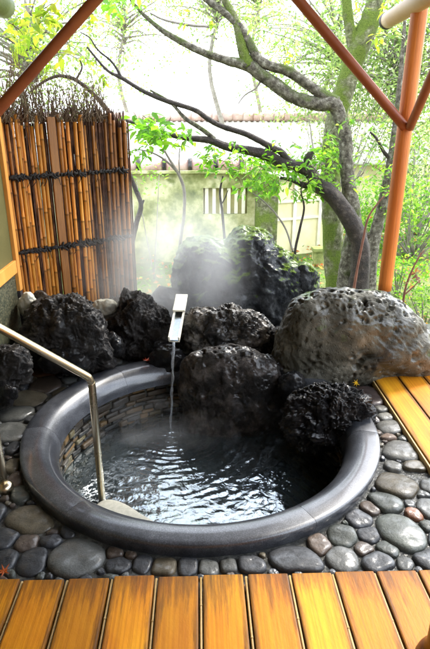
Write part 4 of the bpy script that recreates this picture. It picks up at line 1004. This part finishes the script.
# undergrowth in the right-hand garden: separate bushes
def bush(px, py, Y, w_, h_, n, sz, pal, label, group='leafy bushes in the garden', name='bush'):
    c = at(px, py, Y=Y); gz = -.42 if Y < 9 else -.42 - min(Y - 8.5, 6) * .25
    t = empty(name, (c.x, c.y, gz), label, 'bush', group)
    mb = MB(); k = n // 14 + 1; cs = []
    st_ = MB()
    for _ in range(k):
        v = rng.normal(size=3); v /= np.linalg.norm(v); v *= rng.random() ** .4
        q = np.array(c) + v * np.array([w_, w_ * .8, h_]); q[2] = max(q[2], gz + .05); cs.append(q)
        if _ % 3 == 0: tube(st_, [(c.x + random.uniform(-.1, .1) * w_, c.y, gz, .012 * w_ + .004), (*((np.array(c) * [1, 1, 0] + np.array([0, 0, (gz + q[2]) / 2]) + q * [1, 1, 0]) / np.array([2, 2, 1])), .007), (*q, .003)], 5, 3)
    for q in cs: leaf_mesh(mb, q + rng.normal(size=(14, 3)) * sz * 1.5, sz, palette=pal, near=False, k=.5)
    mb.build('foliage', M['leaf'], t, smooth=False); st_.build('stems', M['bark_pale'], t)
bush(418, 215, 7.0, .75, .55, 1500, .075, PAL_D, 'dark green bush at the right edge behind the post')
bush(375, 215, 7.8, .8, .5, 1300, .07, PAL_B, 'mid green bush seen between the slender trunk and the post')
bush(425, 145, 8.5, 1.0, .8, 1500, .08, PAL_P, 'tall pale bush at the upper right beyond the post')
bush(400, 268, 5.4, .35, .14, 420, .05, PAL_B, 'low bright bush just right of the post foot')
bush(428, 300, 4.6, .30, .10, 420, .04, PAL_D, 'low dark green clump at the right edge above the pitted boulder')
bush(340, 60, 10.5, 1.6, 1.1, 1300, .09, PAL_P, 'pale sunlit bush high behind the mossy trunk')
bush(300, 200, 7.6, .4, .35, 260, .06, PAL_B, 'small bush against the cream wall')
bush(150, 178, 6.2, .25, .10, 60, .05, PAL_B, 'sparse sprig of leaves before the coping of the garden wall')
# distant trees of the garden beyond the wall: pale crowns against the bright sky
def far_tree(px, Y, r, zc, n, pal, label, h=1.0):
    c = at(px, 100, Y=Y); gz = -.42 - min(max(Y - 8.5, 0), 6) * .25
    t = empty('background_tree', (c.x, c.y, gz), label, 'tree', 'trees beyond the garden wall')
    mb = MB(); tube(mb, [(c.x - .3, c.y, gz - .1, .09), (c.x + .25, c.y, gz + (zc - gz) * .4, .06), (c.x - .12, c.y, gz + (zc - gz) * .75, .045), (c.x + .12, c.y, zc, .03), (c.x, c.y, zc + r * .7, .01)], 10, 5, rough=.3); mb.build('trunk', M['bark_pale'], t)
    mb = MB(); lb = MB()
    for _ in range(n // 16):
        v = rng.normal(size=3); v /= np.linalg.norm(v); v *= rng.random() ** .5; q = np.array([c.x, c.y, zc]) + v * np.array([r, r * .8, r * h])
        if _ % 5 == 0: tube(lb, [(c.x + .05, c.y, zc - .3 + v[2] * r * .3, .025), (*((q + np.array([c.x, c.y, zc])) / 2 + rng.normal(size=3) * .1), .014), (*q, .004)], 4, 3)
        leaf_mesh(mb, q + rng.normal(size=(16, 3)) * .13, .085, palette=pal, near=False, k=.5)
    mb.build('crown', M['leaf'], t, smooth=False); lb.build('limbs', M['bark_pale'], t)
far_tree(30, 9.5, 1.7, 2.5, 5000, PAL_P, 'pale leafy tree beyond the left end of the fence', .9)
far_tree(125, 15, 1.9, 3.6, 3400, PAL_P, 'faint tree far behind the house roof, left of centre')
far_tree(255, 16, 2.4, 4.4, 4200, PAL_P, 'faint tree far behind the twisting limbs')
far_tree(330, 12, 2.0, 2.8, 6500, PAL_P, 'pale tree behind the mossy leaning trunk')
far_tree(400, 10.5, 1.8, 2.4, 9000, PAL_P, 'dense pale tree right behind the orange post')
far_tree(470, 11.5, 2.0, 1.8, 3800, PAL_D, 'green tree at the far right edge', 1.2)
far_tree(215, 13, 1.5, 3.6, 2600, PAL_P, 'light tree crown hanging over the house roof, behind the thin forked branch', .6)
far_tree(375, 17, 2.4, 1.4, 6000, PAL_P, 'far tree low behind the bushes on the right')

# ground cover and fallen leaves: uncountable
mb = MB(); n = 5200; X = rng.uniform(-1.5, 5.5, n); Y = rng.uniform(3.7, 11, n)
P0 = np.stack([X, Y, np.full(n, -.33)], 1); keep = noise(P0 * 1.1, 71) > -.25; P0 = P0[keep]
leaf_mesh(mb, P0 + np.array([0, 0, 1]) * rng.uniform(-.02, .09, len(P0))[:, None], .06, palette=PAL_B + PAL_D, near=False, k=.6)
o = mb.build('ground_cover', M['leaf'], smooth=False); tag(o, 'low green ground cover plants over the garden floor', 'ground cover', kind='stuff')
mb = MB(); n = 2600; X = rng.uniform(-1, 5.5, n); Y = rng.uniform(3.8, 10, n)
leaf_mesh(mb, np.stack([X, Y, -.30 + rng.uniform(-.03, .05, n)], 1), .055, hang=0, palette=[(.5, .14, .05), (.45, .22, .08), (.55, .3, .14), (.35, .1, .05), (.6, .42, .25)], near=False, k=.7)
o = mb.build('fallen_leaves', M['leaf'], smooth=False); tag(o, 'orange and brown fallen leaves scattered over the garden floor', 'fallen leaves', kind='stuff')

# ------------------------------------------------------------------ steam
def steam_mat(name, dens, scale, thr, k, pw=1.0, stretch=(1, 1, .7)):
    def b(t, N, out):
        L = t.links.new
        tc = N('ShaderNodeTexCoord'); mp = N('ShaderNodeMapping'); mp.inputs['Location'].default_value = (k, k * .7, k * .3); mp.inputs['Scale'].default_value = stretch
        L(tc.outputs['Object'], mp.inputs[0])
        n = N('ShaderNodeTexNoise', i_Scale=scale, i_Detail=4.0, i_Roughness=.55, i_Distortion=.7); L(mp.outputs[0], n.inputs['Vector'])
        ln = N('ShaderNodeVectorMath', operation='LENGTH'); L(tc.outputs['Object'], ln.inputs[0])
        fa = N('ShaderNodeMapRange', i_1=1.0, i_2=.15, i_3=0.0, i_4=1.0); fa.interpolation_type = 'SMOOTHSTEP'; L(ln.outputs['Value'], fa.inputs[0])
        r = ramp(N, [(thr, (0, 0, 0)), (thr + .28, (1, 1, 1))]); L(n.outputs['Fac'], r.inputs[0])
        m1 = N('ShaderNodeMath', operation='MULTIPLY'); L(fa.outputs[0], m1.inputs[0]); L(r.outputs[0], m1.inputs[1])
        m2 = N('ShaderNodeMath', operation='MULTIPLY', i_1=dens); L(m1.outputs[0], m2.inputs[0])
        v = N('ShaderNodeVolumePrincipled'); v.inputs['Color'].default_value = (.97, .98, 1, 1); L(m2.outputs[0], v.inputs['Density'])
        v.inputs['Anisotropy'].default_value = .3
        L(v.outputs[0], out.inputs['Volume'])
    return mat(name, b)
def steam(px, py, Y, rx, ry, rz, dens, scale, thr, k, label):
    c = at(px, py, Y=Y); bm = bmesh.new(); bmesh.ops.create_icosphere(bm, subdivisions=3, radius=1); me = bpy.data.meshes.new('steam'); bm.to_mesh(me); bm.free()
    me.materials.append(steam_mat('steam', dens, scale, thr, k)); o = bpy.data.objects.new('steam', me); C.objects.link(o); o.location = c; o.scale = (rx, ry, rz)
    tag(o, label, 'steam', kind='stuff')
steam(168, 272, 3.45, .66, .30, .68, 5.0, 1.9, .34, 1.3, 'thick white steam drifting up around the spout')
steam(150, 430, 2.5, .48, .35, .16, 1.0, 2.2, .44, 4.1, 'thin steam hanging over the bath water')
